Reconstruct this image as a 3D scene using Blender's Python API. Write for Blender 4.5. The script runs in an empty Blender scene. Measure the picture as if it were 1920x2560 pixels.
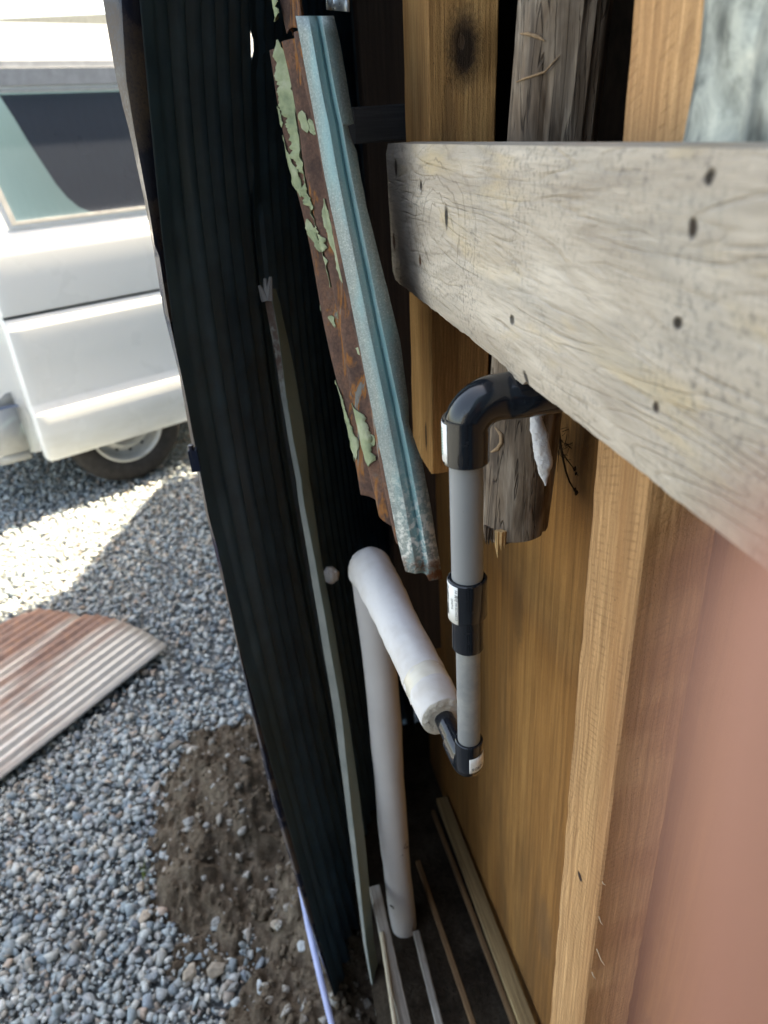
import bpy, bmesh, math, random
import numpy as np
from mathutils import Vector, Matrix, noise as mnoise

random.seed(11)
RS = np.random.RandomState(7)
scene = bpy.context.scene
C = scene.collection
rad = math.radians

# ------------------------------------------------------------------ camera
CAM_H = 1.45
F_PX, CX, CY = 1775.0, 960.0, 1280.0          # photograph 1920 x 2560

def nrm(v):
    v = np.array(v, float)
    return v / np.linalg.norm(v)

def cam_dir(x, y):
    return nrm([x - CX, -(y - CY), -F_PX])

_up = -cam_dir(1201., 4570.)
_yv = cam_dir(543., 352.)
_yv = nrm(_yv - _up * np.dot(_yv, _up))
ROT = np.array([np.cross(_yv, _up), _yv, _up])  # camera axes -> world
EYE = np.array([0, 0, CAM_H])

cam_data = bpy.data.cameras.new('camera')
cam = bpy.data.objects.new('camera', cam_data)
C.objects.link(cam)
cam_data.sensor_fit = 'VERTICAL'
cam_data.sensor_height = 34.6
cam_data.sensor_width = 25.95
cam_data.lens = 34.6 * F_PX / 2560.0
cam_data.clip_start = 0.004
cam_data.clip_end = 500
cam_data.dof.use_dof = True
cam_data.dof.focus_distance = 0.55
cam_data.dof.aperture_fstop = 7.6
cam.matrix_world = Matrix([list(ROT[0]) + [0], list(ROT[1]) + [0], list(ROT[2]) + [CAM_H], [0, 0, 0, 1]])
scene.camera = cam

# ------------------------------------------------------------------ sky, sun, exposure
SUN_AZ, SUN_EL = rad(60), rad(63)             # azimuth from +Y towards +X
world = bpy.data.worlds.new('World')
scene.world = world
world.use_nodes = True
wn = world.node_tree
bg = wn.nodes['Background']
sky = wn.nodes.new('ShaderNodeTexSky')
sky.sky_type = 'NISHITA'
sky.sun_disc = False
sky.sun_elevation = SUN_EL
sky.sun_rotation = SUN_AZ
sky.air_density = 1.0
sky.dust_density = 3.0
sky.ozone_density = 0.8
wn.links.new(sky.outputs[0], bg.inputs[0])
bg.inputs[1].default_value = 0.13

sun_data = bpy.data.lights.new('sun', 'SUN')
sun_data.energy = 5.0
sun_data.angle = rad(0.53)
sun_data.color = (1.0, 0.95, 0.87)
sun = bpy.data.objects.new('sun', sun_data)
C.objects.link(sun)
sd = Vector((math.sin(SUN_AZ) * math.cos(SUN_EL), math.cos(SUN_AZ) * math.cos(SUN_EL), math.sin(SUN_EL)))
sun.rotation_euler = sd.to_track_quat('Z', 'Y').to_euler()
sun.location = (3, 3, 8)

vs = scene.view_settings
vs.view_transform = 'Standard'
vs.look = 'None'
vs.gamma = 1.0
vs.use_curve_mapping = False
vs.exposure = 2.95
vs.use_white_balance = True                   # the phone balanced for the open shade
vs.white_balance_temperature = 8600
vs.white_balance_tint = 8
scene.cycles.max_bounces = 10
scene.cycles.diffuse_bounces = 5
scene.cycles.transparent_max_bounces = 12
scene.cycles.use_denoising = True

# ------------------------------------------------------------------ measuring helpers
def ray(x, y):
    return ROT @ cam_dir(x, y)

def at_x(x, y, X):
    r = ray(x, y); return EYE + r * (X / r[0])

def at_y(x, y, Y):
    r = ray(x, y); return EYE + r * (Y / r[1])

def at_z(x, y, z):
    r = ray(x, y); return EYE + r * ((z - CAM_H) / r[2])

def at_r(x, y, rr):                            # at a horizontal distance from the viewpoint
    r = ray(x, y); return EYE + r * (rr / math.hypot(r[0], r[1]))

def at_d(x, y, d):
    c = cam_dir(x, y); return EYE + (ROT @ c) * (d / -c[2])

def row_z(X, Y, py):                           # height on a vertical line seen at picture row py
    lo, hi = -2.0, 1.95
    for _ in range(50):
        m = (lo + hi) / 2
        c = ROT.T @ (np.array([X, Y, m]) - EYE)
        if CY - F_PX * c[1] / -c[2] > py: lo = m
        else: hi = m
    return (lo + hi) / 2

# ------------------------------------------------------------------ mesh helpers
class MB:
    def __init__(s):
        s.v = []; s.f = []
    def add(s, vs_, fs):
        o = len(s.v)
        s.v.extend([tuple(map(float, p)) for p in vs_])
        s.f.extend([tuple(i + o for i in f) for f in fs])
        return s
    def box(s, lo, hi):
        x0, y0, z0 = lo; x1, y1, z1 = hi
        return s.add([(x0,y0,z0),(x1,y0,z0),(x1,y1,z0),(x0,y1,z0),(x0,y0,z1),(x1,y0,z1),(x1,y1,z1),(x0,y1,z1)],
                     [(0,3,2,1),(4,5,6,7),(0,1,5,4),(1,2,6,5),(2,3,7,6),(3,0,4,7)])
    def bar(s, a, b, w, h, up=(0,0,1)):
        a = np.array(a, float); b = np.array(b, float); d = nrm(b - a)
        sx = np.cross(d, up)
        if np.linalg.norm(sx) < 1e-4: sx = np.cross(d, (0,1,0))
        sx = nrm(sx); sz = np.cross(sx, d)
        P = []
        for e in (a, b):
            for i, j in ((-1,-1),(1,-1),(1,1),(-1,1)):
                P.append(e + sx * i * w / 2 + sz * j * h / 2)
        return s.add(P, [(0,1,2,3),(7,6,5,4),(0,4,5,1),(1,5,6,2),(2,6,7,3),(3,7,4,0)])
    def tube(s, pts, radii, n=20, cap=True):
        pts = [np.array(p, float) for p in pts]
        if not hasattr(radii, '__len__'): radii = [radii] * len(pts)
        ts = []
        for i in range(len(pts)):
            a = pts[max(i-1, 0)]; b = pts[min(i+1, len(pts)-1)]
            d = b - a
            ts.append(nrm(d) if np.linalg.norm(d) > 1e-9 else ts[-1])
        u = np.cross(ts[0], (0.13, 0.21, 0.97))
        if np.linalg.norm(u) < .1: u = np.cross(ts[0], (1, 0, 0))
        u = nrm(u)
        V = []
        for p, t, r in zip(pts, ts, radii):
            u = nrm(u - t * np.dot(u, t)); w = np.cross(t, u)
            for k in range(n):
                a = 2 * math.pi * k / n
                V.append(p + (u * math.cos(a) + w * math.sin(a)) * r)
        Fs = []
        for i in range(len(pts) - 1):
            for k in range(n):
                k2 = (k + 1) % n
                Fs.append((i*n+k, i*n+k2, (i+1)*n+k2, (i+1)*n+k))
        if cap:
            Fs.append(tuple(range(n))[::-1]); m = (len(pts)-1)*n
            Fs.append(tuple(m + k for k in range(n)))
        return s.add(V, Fs)
    def grid(s, nu, nv, fn):
        V = [fn(i / (nu-1), j / (nv-1)) for j in range(nv) for i in range(nu)]
        Fs = [(j*nu+i, j*nu+i+1, (j+1)*nu+i+1, (j+1)*nu+i) for j in range(nv-1) for i in range(nu-1)]
        return s.add(V, Fs)

def setp(o, label=None, cat=None, group=None, kind=None):
    if label: o['label'] = label
    if cat: o['category'] = cat
    if group: o['group'] = group
    if kind: o['kind'] = kind
    return o

def obj(name, mb, mat, parent=None, base=None, smooth=None, solid=None, offset=0.0):
    """mb holds world coordinates; base (or the parent's origin) is where the object's origin stands."""
    if parent is not None:
        org = np.array(parent.get('_org', (0, 0, 0)), float)
    else:
        org = np.array(base if base is not None else (0, 0, 0), float)
    me = bpy.data.meshes.new(name)
    V = np.array(mb.v, float) - org
    me.from_pydata(V.tolist(), [], mb.f)
    me.materials.append(mat)
    if smooth is not None:
        me.polygons.foreach_set('use_smooth', [True] * len(me.polygons))
        me.set_sharp_from_angle(angle=rad(smooth))
    me.update()
    o = bpy.data.objects.new(name, me)
    C.objects.link(o)
    o['_org'] = tuple(org)
    if parent is not None: o.parent = parent
    else: o.location = org
    if solid:
        md = o.modifiers.new('thickness', 'SOLIDIFY'); md.thickness = solid; md.offset = offset
    return o

def thing(name, label, cat, loc=(0, 0, 0), group=None):
    o = bpy.data.objects.new(name, None); C.objects.link(o)
    o.empty_display_size = .05
    o.location = loc; o['_org'] = tuple(float(a) for a in loc)
    return setp(o, label, cat, group)

def fbm(p, sc, oct_=3):
    v = 0; a = 1; t = 0
    for k in range(oct_):
        v += a * mnoise.noise(Vector((p[0]*sc, p[1]*sc, p[2]*sc)) + Vector((k*7.3, k*3.1, 0))); t += a
        a *= .5; sc *= 2.1
    return v / t

# ------------------------------------------------------------------ material helpers
class T:
    def __init__(s, name, rough=.7, spec=.5, metal=0.0):
        s.m = bpy.data.materials.new(name); s.m.use_nodes = True
        s.nt = s.m.node_tree; s.b = s.nt.nodes['Principled BSDF']
        s.b.inputs['Roughness'].default_value = rough
        s.b.inputs['Specular IOR Level'].default_value = spec
        s.b.inputs['Metallic'].default_value = metal
        s._c = None
    def put(s, sock, v):
        if isinstance(v, bpy.types.NodeSocket): s.nt.links.new(v, sock)
        elif isinstance(v, (tuple, list)) and len(v) == 3 and sock.type == 'RGBA': sock.default_value = (*v, 1)
        else: sock.default_value = v
    def n(s, t, **p):
        nd = s.nt.nodes.new('ShaderNode' + t)
        for k, v in p.items(): setattr(nd, k, v)
        return nd
    def oc(s):
        if s._c is None: s._c = s.n('TexCoord').outputs['Object']
        return s._c
    def map(s, scale=(1,1,1), rot=(0,0,0), loc=(0,0,0), vec=None):
        nd = s.n('Mapping'); s.put(nd.inputs['Vector'], vec or s.oc())
        nd.inputs['Scale'].default_value = scale; nd.inputs['Rotation'].default_value = rot; nd.inputs['Location'].default_value = loc
        return nd.outputs[0]
    def noise(s, scale=5, detail=4, rough=.55, dist=0, vec=None):
        nd = s.n('TexNoise'); s.put(nd.inputs['Vector'], vec or s.oc())
        for k, v in (('Scale', scale), ('Detail', detail), ('Roughness', rough), ('Distortion', dist)): nd.inputs[k].default_value = v
        return nd.outputs['Fac']
    def vor(s, scale=5, vec=None, feature='F1', out='Distance'):
        nd = s.n('TexVoronoi', feature=feature); s.put(nd.inputs['Vector'], vec or s.oc()); nd.inputs['Scale'].default_value = scale
        return nd.outputs[out]
    def math(s, op, a, b=0.0, c=None, clamp=False):
        nd = s.n('Math', operation=op, use_clamp=clamp); s.put(nd.inputs[0], a); s.put(nd.inputs[1], b)
        if c is not None: s.put(nd.inputs[2], c)
        return nd.outputs[0]
    def ramp(s, f, stops, interp='LINEAR'):
        nd = s.n('ValToRGB'); s.put(nd.inputs[0], f); cr = nd.color_ramp; cr.interpolation = interp
        while len(cr.elements) < len(stops): cr.elements.new(.5)
        for e, (p, c) in zip(cr.elements, stops):
            e.position = p
            e.color = (*c, 1) if isinstance(c, (tuple, list)) else (c, c, c, 1)
        return nd.outputs[0]
    def mix(s, f, a, b, mode='MIX'):
        nd = s.n('Mix', data_type='RGBA', blend_type=mode)
        s.put(nd.inputs[0], f); s.put(nd.inputs[6], a); s.put(nd.inputs[7], b)
        return nd.outputs[2]
    def sep(s, vec=None):
        nd = s.n('SeparateXYZ'); s.put(nd.inputs[0], vec or s.oc()); return nd.outputs
    def spot(s, cpos, radii, soft=.35, wob=None):
        """1 inside an ellipsoid about cpos (object coordinates), 0 outside."""
        nd = s.n('VectorMath', operation='SUBTRACT'); s.put(nd.inputs[0], s.oc()); nd.inputs[1].default_value = cpos
        n2 = s.n('VectorMath', operation='DIVIDE'); s.put(n2.inputs[0], nd.outputs[0]); n2.inputs[1].default_value = radii
        n3 = s.n('VectorMath', operation='LENGTH'); s.put(n3.inputs[0], n2.outputs[0])
        d = n3.outputs['Value']
        if wob is not None: d = s.math('ADD', d, s.math('MULTIPLY', s.math('SUBTRACT', wob, .5), .9))
        mr = s.n('MapRange', interpolation_type='SMOOTHSTEP'); s.put(mr.inputs[0], d)
        mr.inputs[1].default_value = 1 - soft; mr.inputs[2].default_value = 1 + soft
        mr.inputs[3].default_value = 1; mr.inputs[4].default_value = 0
        return mr.outputs[0]
    def smooth(s, v, lo, hi):
        mr = s.n('MapRange', interpolation_type='SMOOTHSTEP'); s.put(mr.inputs[0], v)
        mr.inputs[1].default_value = lo; mr.inputs[2].default_value = hi
        return mr.outputs[0]
    def color(s, c): s.put(s.b.inputs['Base Color'], c); return s
    def rough(s, c): s.put(s.b.inputs['Roughness'], c); return s
    def bump(s, h, strength=.4, dist=.002):
        nd = s.n('Bump'); s.put(nd.inputs['Height'], h); nd.inputs['Strength'].default_value = strength; nd.inputs['Distance'].default_value = dist
        s.put(s.b.inputs['Normal'], nd.outputs[0]); return s

def wood(name, light, mid, dark, across=90, along=4, rough=.75, saw=0.0, spots=(), dirt=None, rings=True, loc=(0,0,0)):
    """Sawn wood, grain along the object's local Z."""
    t = T(name, rough, .3)
    v1 = t.map((across*3.6, across*3.6, along*2.2), loc=loc)
    big = t.noise(1, 4, .55, .6, t.map((across*.20, across*.20, along*.4), loc=loc))
    wob = t.noise(1, 3, .5, 0, t.map((14, 14, 5), loc=loc))
    fine = t.noise(1, 6, .7, .2, v1)
    col = t.ramp(big, [(.28, dark), (.5, mid), (.72, light)])
    if rings:
        x = t.sep(t.map((1, 1, .06), rot=(0.02, 0.03, .5), loc=loc))
        d = t.math('ADD', x[0], t.math('MULTIPLY', wob, .035))
        w = t.math('SINE', t.math('MULTIPLY', d, 2100.0))
        r = t.ramp(w, [(0.0, 0.0), (.55, 0.0), (1.0, 1.0)])
        amt = t.math('MULTIPLY', r, t.math('MULTIPLY', big, .6))
        col = t.mix(amt, col, tuple(a * .55 for a in dark))
    col = t.mix(t.ramp(fine, [(.35, .75), (.6, 0.0)]), col, tuple(a * .62 for a in dark))
    col = t.mix(t.ramp(fine, [(.58, 0.0), (.8, .45)]), col, tuple(min(1, a * 1.25) for a in light))
    h = fine
    if saw:
        sx = t.sep(t.map((1, 1, 1), rot=(rad(24), rad(24), 0), loc=loc))
        sw = t.math('SINE', t.math('MULTIPLY', t.math('ADD', sx[2], t.math('MULTIPLY', wob, .004)), 1250.0))
        mask = t.ramp(t.noise(1, 4, .6, .5, t.map((120, 120, 30))), [(.45, 0.0), (.62, 1.0)])
        k = t.math('MULTIPLY', t.math('MULTIPLY', t.ramp(sw, [(.35, 0.0), (.95, 1.0)]), mask), saw)
        col = t.mix(k, col, tuple(a * .45 for a in dark))
        h = t.math('SUBTRACT', fine, k)
    fuzz = t.noise(900, 2, .6)
    col = t.mix(t.ramp(fuzz, [(.3, .35), (.5, 0.0)]), col, tuple(a * .6 for a in dark))
    specks = t.ramp(t.vor(110), [(.0, 1.0), (.05, 1.0), (.09, 0.0)])
    specks = t.math('MULTIPLY', specks, t.ramp(t.noise(18, 2), [(.55, 0.0), (.7, 1.0)]))
    col = t.mix(t.math('MULTIPLY', specks, .8), col, (.035, .02, .012))
    for (c_, r_, colr, amt) in spots:
        sp = t.spot(c_, r_, .25, t.noise(230, 4, .7))
        col = t.mix(t.math('MULTIPLY', sp, amt), col, colr)
        h = t.math('SUBTRACT', h, t.math('MULTIPLY', sp, .5))
    if dirt:
        col = t.mix(t.math('MULTIPLY', t.ramp(t.noise(1, 5, .6, .4, t.map((13, 13, 2.4))), [(.45, 0.0), (.75, 1.0)]), dirt[1]), col, dirt[0])
    t.color(col); t.bump(t.math('ADD', h, t.math('MULTIPLY', fuzz, .5)), .7, .0012)
    return t.m

def plain(name, c, rough=.6, spec=.5, metal=0.0, var=.15, scale=30, bump=0.0):
    t = T(name, rough, spec, metal)
    nz = t.noise(scale, 4)
    t.color(t.mix(t.ramp(nz, [(.3, 0.0), (.7, 1.0)]), tuple(a * (1 - var) for a in c), tuple(min(1, a * (1 + var)) for a in c)))
    if bump: t.bump(nz, bump, .002)
    return t.m

def plank(name, p0, p1, wdir, w, h, mat, seg=24, ch=.0015, jit=.0012, ragged=0.0, wane=None):
    """Sawn timber from p0 to p1 (its centre line); local X = wdir (width w), local Y = thickness h, local Z = length."""
    p0 = Vector(p0); p1 = Vector(p1)
    az = (p1 - p0).normalized(); ax = Vector(wdir); ax = (ax - az * ax.dot(az)).normalized(); ay = az.cross(ax)
    L = (p1 - p0).length
    prof = []
    for sx, sy, q in ((-1,-1,0),(1,-1,0),(1,1,0),(-1,1,0)):
        cx_, cy_ = sx * w / 2, sy * h / 2
        a = (cx_, cy_ - sy * ch); b = (cx_ - sx * ch, cy_)
        prof += [a, b] if (sx * sy) > 0 else [b, a]
    mb = MB(); n = len(prof); sd_ = random.random() * 50
    V = []
    for i in range(seg + 1):
        z = L * i / seg
        for k, (x, y) in enumerate(prof):
            j = mnoise.noise(Vector((z * 35 + sd_, k // 2 * 9.1, 0))) * jit + mnoise.noise(Vector((z * 190 + sd_, k * 3.7, 5))) * jit * .6
            s_ = 1 - (abs(j) + (wane(z, k // 2) if wane else 0)) / max(.004, math.hypot(x, y))
            zz = z
            if i in (0, seg) and ragged: zz += (random.random() - .5) * ragged
            V.append((x * s_, y * s_, zz))
    Fs = [(i*n+k, i*n+(k+1) % n, (i+1)*n+(k+1) % n, (i+1)*n+k) for i in range(seg) for k in range(n)]
    Fs += [tuple(range(n))[::-1], tuple(seg*n + k for k in range(n))]
    mb.add(V, Fs)
    o = obj(name, mb, mat, smooth=35)
    M = Matrix((ax, ay, az)).transposed().to_4x4(); M.translation = p0
    o.matrix_world = M
    return o

# ------------------------------------------------------------------ shared materials
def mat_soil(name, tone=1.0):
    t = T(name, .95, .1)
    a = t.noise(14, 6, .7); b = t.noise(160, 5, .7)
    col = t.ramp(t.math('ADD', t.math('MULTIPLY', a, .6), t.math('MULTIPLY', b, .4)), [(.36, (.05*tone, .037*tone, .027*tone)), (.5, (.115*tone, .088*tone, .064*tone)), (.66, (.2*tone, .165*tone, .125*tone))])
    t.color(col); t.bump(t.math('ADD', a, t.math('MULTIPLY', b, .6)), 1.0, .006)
    return t.m

def mat_gravel():
    t = T('gravel_stone', .8, .35)
    rnd = t.n('NewGeometry').outputs['Random Per Island']
    col = t.ramp(rnd, [(0, (.15,.18,.21)), (.14, (.48,.50,.49)), (.28, (.24,.29,.31)), (.42, (.62,.63,.60)), (.56, (.18,.235,.27)), (.68, (.40,.45,.45)), (.80, (.52,.49,.43)), (.88, (.27,.245,.21)), (.94, (.48,.37,.29)), (1.0, (.23,.30,.36))])
    nz = t.noise(110, 5, .65)
    col = t.mix(t.ramp(nz, [(.35, .45), (.6, 0.0)]), col, (.13, .15, .17))
    col = t.mix(t.ramp(nz, [(.58, 0.0), (.75, .4)]), col, (.62, .64, .64))
    t.color(col); t.bump(nz, .5, .002)
    return t.m

M_SOIL = mat_soil('dry_soil')
M_SOIL_IN = mat_soil('shaded_soil', .32)  # darkened copy of the dry soil, cavity shade put into its colour
M_GRAVEL = mat_gravel()
M_BLACK_PVC = None

# ================================================================== GROUND
def ground_h(x, y):
    """Height of the gravel bed."""
    return -.012 + .012 * fbm((x, y, 0), 1.7) + .004 * fbm((x, y, 3), 9)

t = T('gravel_bed', .95, .2)
nz = t.noise(60, 5, .7); vz = t.vor(45)
t.color(t.ramp(t.math('ADD', t.math('MULTIPLY', nz, .6), t.math('MULTIPLY', vz, .5)), [(.3, (.06, .07, .08)), (.6, (.17, .19, .2)), (.85, (.3, .32, .33))]))
t.bump(vz, 1.0, .02)
M_BED = t.m
mb = MB()
mb.add([(-60,-60,-.03),(60,-60,-.03),(60,90,-.03),(-60,90,-.03)], [(0,1,2,3)])
ground = obj('ground', mb, M_BED); setp(ground, kind='structure')
mb = MB()
mb.grid(90, 110, lambda u, v: (-3.2 + 4.4*u, .1 + 6.4*v, ground_h(-3.2 + 4.4*u, .1 + 6.4*v) - .012 if 0.001 < u < .999 and 0.001 < v < .999 else -.028))
o = obj('gravel_ground', mb, M_BED, smooth=60); setp(o, kind='structure')

# heap of soil against the cladding
def soil_h(x, y):
    a = 1.0 - math.hypot((x + .20) / .23, (y - 1.24) / .40)
    b = 1.0 - math.hypot((x + .05) / .22, (y - .66) / .30)
    c = 1.0 - math.hypot((x + .02) / .16, (y - .95) / .75)
    m = max(a, b, c)
    m += .34 * fbm((x, y, 1), 7) + .18 * fbm((x, y, 2), 19)
    return m
def soil_z(x, y):
    m = soil_h(x, y)
    return ground_h(x, y) - .02 + .13 * max(-.22, min(1.0, m * 1.2)) + .032 * fbm((x, y, 5), 30) + .016 * fbm((x, y, 7), 90)
mb = MB()
mb.grid(190, 330, lambda u, v: (-.62 + .9*u, .02 + 1.9*v, soil_z(-.62 + .9*u, .02 + 1.9*v)))
o = obj('soil_mound', mb, M_SOIL, smooth=70); setp(o, kind='structure')

def hull(nv, flat=.7, seed=0):
    r = random.Random(seed)
    bm = bmesh.new()
    for _ in range(nv):
        while True:
            p = Vector((r.uniform(-1,1), r.uniform(-1,1), r.uniform(-1,1)))
            if .2 < p.length < 1: break
        p.normalize()
        p = Vector((p.x * r.uniform(.85, 1), p.y * r.uniform(.62, .9), p.z * flat))
        bm.verts.new(p)
    res = bmesh.ops.convex_hull(bm, input=bm.verts)
    bmesh.ops.delete(bm, geom=[g for g in res['geom_interior'] if isinstance(g, bmesh.types.BMVert)], context='VERTS')
    bmesh.ops.recalc_face_normals(bm, faces=bm.faces)
    bm.verts.index_update()
    V = np.array([v.co[:] for v in bm.verts]); Fs = np.array([[v.index for v in f.verts] for f in bm.faces])
    bm.free()
    return V, Fs

HULLS = [hull(random.choice((7, 8, 9, 10, 12)), random.uniform(.5, .85), 100 + i) for i in range(44)]

def scatter(name, mat, spots, label, cat):
    AV, AF, off = [], [], 0
    for (x, y, z, s) in spots:
        V, Fs = HULLS[RS.randint(len(HULLS))]
        q = RS.normal(size=4); q /= np.linalg.norm(q)
        w, a, b, c = q
        Rm = np.array([[1-2*(b*b+c*c), 2*(a*b-w*c), 2*(a*c+w*b)], [2*(a*b+w*c), 1-2*(a*a+c*c), 2*(b*c-w*a)], [2*(a*c-w*b), 2*(b*c+w*a), 1-2*(a*a+b*b)]])
        P = (V * s) @ Rm.T
        P[:, 2] *= .8
        AV.append(P + (x, y, z)); AF.append(Fs + off); off += len(V)
    AV = np.concatenate(AV); AF = np.concatenate(AF)
    me = bpy.data.meshes.new(name)
    me.vertices.add(len(AV)); me.vertices.foreach_set('co', AV.ravel())
    me.loops.add(AF.size); me.loops.foreach_set('vertex_index', AF.ravel().astype(np.int32))
    me.polygons.add(len(AF)); me.polygons.foreach_set('loop_start', np.arange(0, AF.size, 3, dtype=np.int32))
    me.polygons.foreach_set('loop_total', np.full(len(AF), 3, dtype=np.int32))
    me.update(calc_edges=True); me.validate()
    me.materials.append(mat)
    o = bpy.data.objects.new(name, me); C.objects.link(o)
    setp(o, label, cat, kind='stuff')
    return o

spots = []; soil_spots = []
def cell_fill(x0, x1, y0, y1, step, smin, smax, keep=1.0):
    nx = int((x1-x0)/step); ny = int((y1-y0)/step)
    for i in range(nx):
        for j in range(ny):
            if RS.rand() > keep: continue
            x = x0 + (i + RS.rand()) * step; y = y0 + (j + RS.rand()) * step
            if x > .16 + .0*y or x < -.34*y - .75: continue
            m = soil_h(x, y) + RS.normal() * .20
            if m > .12 and RS.rand() > .09: continue
            s = smin + (smax - smin) * RS.rand() ** 2.2
            z = ground_h(x, y) + RS.uniform(-.004, .010)
            if m > .12: z = soil_z(x, y) + s * .1
            (spots if m <= .12 else soil_spots).append((x, y, z, s))
cell_fill(-1.5, .16, .35, 1.7, .0125, .0085, .0215)
cell_fill(-1.4, .16, .35, 1.7, .0125, .0035, .0075)
cell_fill(-2.1, .16, 1.7, 4.4, .0185, .0095, .0215)
cell_fill(-2.4, .6, 4.4, 6.2, .035, .014, .024)
scatter('gravel', M_GRAVEL, spots, 'pale blue grey crushed stone gravel covering the yard', 'gravel')
t = T('dusty_stone', .9, .2); rnd = t.n('NewGeometry').outputs['Random Per Island']; nz = t.noise(70, 5, .65)
col = t.ramp(rnd, [(0, (.2, .19, .17)), (.3, (.36, .35, .33)), (.6, (.27, .25, .22)), (.85, (.45, .45, .43)), (1, (.32, .27, .22))])
t.color(t.mix(t.ramp(nz, [(.42, .9), (.6, 0.0)]), col, (.12, .095, .07))); t.bump(nz, .5, .002)
scatter('soil_stones', t.m, soil_spots, 'dusty small stones mixed into the dug brown soil', 'gravel')
# gritty crumbs over the soil
crumbs = []
for _ in range(9000):
    x = RS.uniform(-.6, .2); y = RS.uniform(.1, 1.85)
    if soil_h(x, y) > .05: crumbs.append((x, y, soil_z(x, y) + .001, (.0018 + .0085 * RS.rand() ** 5)))
for _ in range(420):
    x = RS.uniform(-.55, .1); y = RS.uniform(.3, 1.7)
    if soil_h(x, y) > .12: crumbs.append((x, y, soil_z(x, y) + .002, .006 + .013 * RS.rand() ** 2))
M_CRUMB = plain('soil_crumb', (.115, .09, .066), .95, .1, var=.5, scale=90, bump=.8)
scatter('soil_crumbs', M_CRUMB, crumbs, 'small brown crumbs of earth on the dug soil', 'soil')

# ================================================================== SHED MASS (shades the yard, keeps the cavity dark)
M_DARKCLAD = None
def mat_clad(name, c, rough):
    t = T(name, rough, .45)
    nz = t.noise(16, 5, .6)
    t.color(t.mix(t.ramp(nz, [(.4, 0.0), (.75, 1.0)]), c, tuple(a * 1.7 + .004 for a in c)))
    t.rough(t.ramp(nz, [(.3, rough - .08), (.7, rough + .15)]))
    return t.m
M_CLAD = mat_clad('dark_painted_steel', (.038, .075, .105), .38)  # base colour pushed towards blue to stand for sky sheen on the ribs
M_INNER = plain('shade_dark_timber', (.03, .02, .014), .9, .1, var=.4)  # near-black base puts the shade between the studs into the colour
M_ROOF = plain('grey_roof_metal', (.12, .13, .14), .5)

def corr_panel(mb, a, b, z0, z1, pitch=.032, amp=.0045, nz=2):
    a = np.array(a, float); b = np.array(b, float); L = np.linalg.norm(b - a); d = (b - a) / L; nn = np.array([d[1], -d[0]])
    n = int(L / pitch * 6)
    def fn(u, v):
        p = a + d * L * u + nn * amp * math.sin(2*math.pi*u*L/pitch)
        return (p[0], p[1], z0 + (z1 - z0) * v)
    mb.grid(n, nz, fn)

shed = thing('shed', 'tall timber shed clad in dark corrugated steel, its open wall facing the yard', 'shed', (1.6, 1.0, 0))
mb = MB(); corr_panel(mb, (.25, 1.26), (.25, 3.06), .05, 4.2, .064, .008)
obj('wall_cladding', mb, M_CLAD, shed, smooth=40, solid=.001)
mb = MB(); corr_panel(mb, (.19, -3.0), (.19, -.02), .05, 4.2, .064, .008)
obj('wall_cladding', mb, M_CLAD, shed, smooth=40, solid=.001)
mb = MB(); corr_panel(mb, (.165, -.02), (.165, 1.24), 2.5, 4.2, .064, .008)
obj('upper_cladding', mb, M_CLAD, shed, smooth=40, solid=.001)
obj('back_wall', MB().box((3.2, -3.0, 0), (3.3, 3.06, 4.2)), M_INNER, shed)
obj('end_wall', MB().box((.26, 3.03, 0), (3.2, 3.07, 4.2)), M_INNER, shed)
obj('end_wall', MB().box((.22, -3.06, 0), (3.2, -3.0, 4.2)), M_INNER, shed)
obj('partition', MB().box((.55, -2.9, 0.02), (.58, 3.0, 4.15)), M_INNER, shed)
obj('roof', MB().add([(-.35,-3.3,4.2),(3.6,-3.3,4.5),(3.6,3.06,4.5),(-.35,3.06,4.2),(-.35,-3.3,4.28),(3.6,-3.3,4.58),(3.6,3.06,4.58),(-.35,3.06,4.28)],
    [(0,3,2,1),(4,5,6,7),(0,1,5,4),(1,2,6,5),(2,3,7,6),(3,0,4,7)]), M_ROOF, shed)

wing = thing('shade_lean_to', 'unseen low lean-to added at the far end of the shed to cast shade', 'shed', (1.5, 3.4, 0))  # unseen, shaped so that its shadow edge crosses the gravel
X0 = .3
obj('wall', MB().add([(X0,3.09,0),(2.6,3.09,0),(2.6,3.62,0),(X0,3.62,0),(X0,3.09,2.42),(2.6,3.09,2.42),(2.6,3.62,1.9),(X0,3.62,1.9)],
    [(0,3,2,1),(4,5,6,7),(0,1,5,4),(1,2,6,5),(2,3,7,6),(3,0,4,7)]), M_CLAD, wing)
obj('roof', MB().add([(X0-.02,3.075,2.46),(2.7,3.075,2.46),(2.7,3.80,1.74),(X0-.02,3.80,1.74),(X0-.02,3.075,2.5),(2.7,3.075,2.5),(2.7,3.80,1.78),(X0-.02,3.80,1.78)],
    [(0,3,2,1),(4,5,6,7),(0,1,5,4),(1,2,6,5),(2,3,7,6),(3,0,4,7)]), M_ROOF, wing)

obj('blocker_wing', MB().box((-1.35, -1.62, 0), (.18, -1.5, 4.2)), M_CLAD, shed)  # unseen wing, added to cut light from behind the viewer
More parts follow.
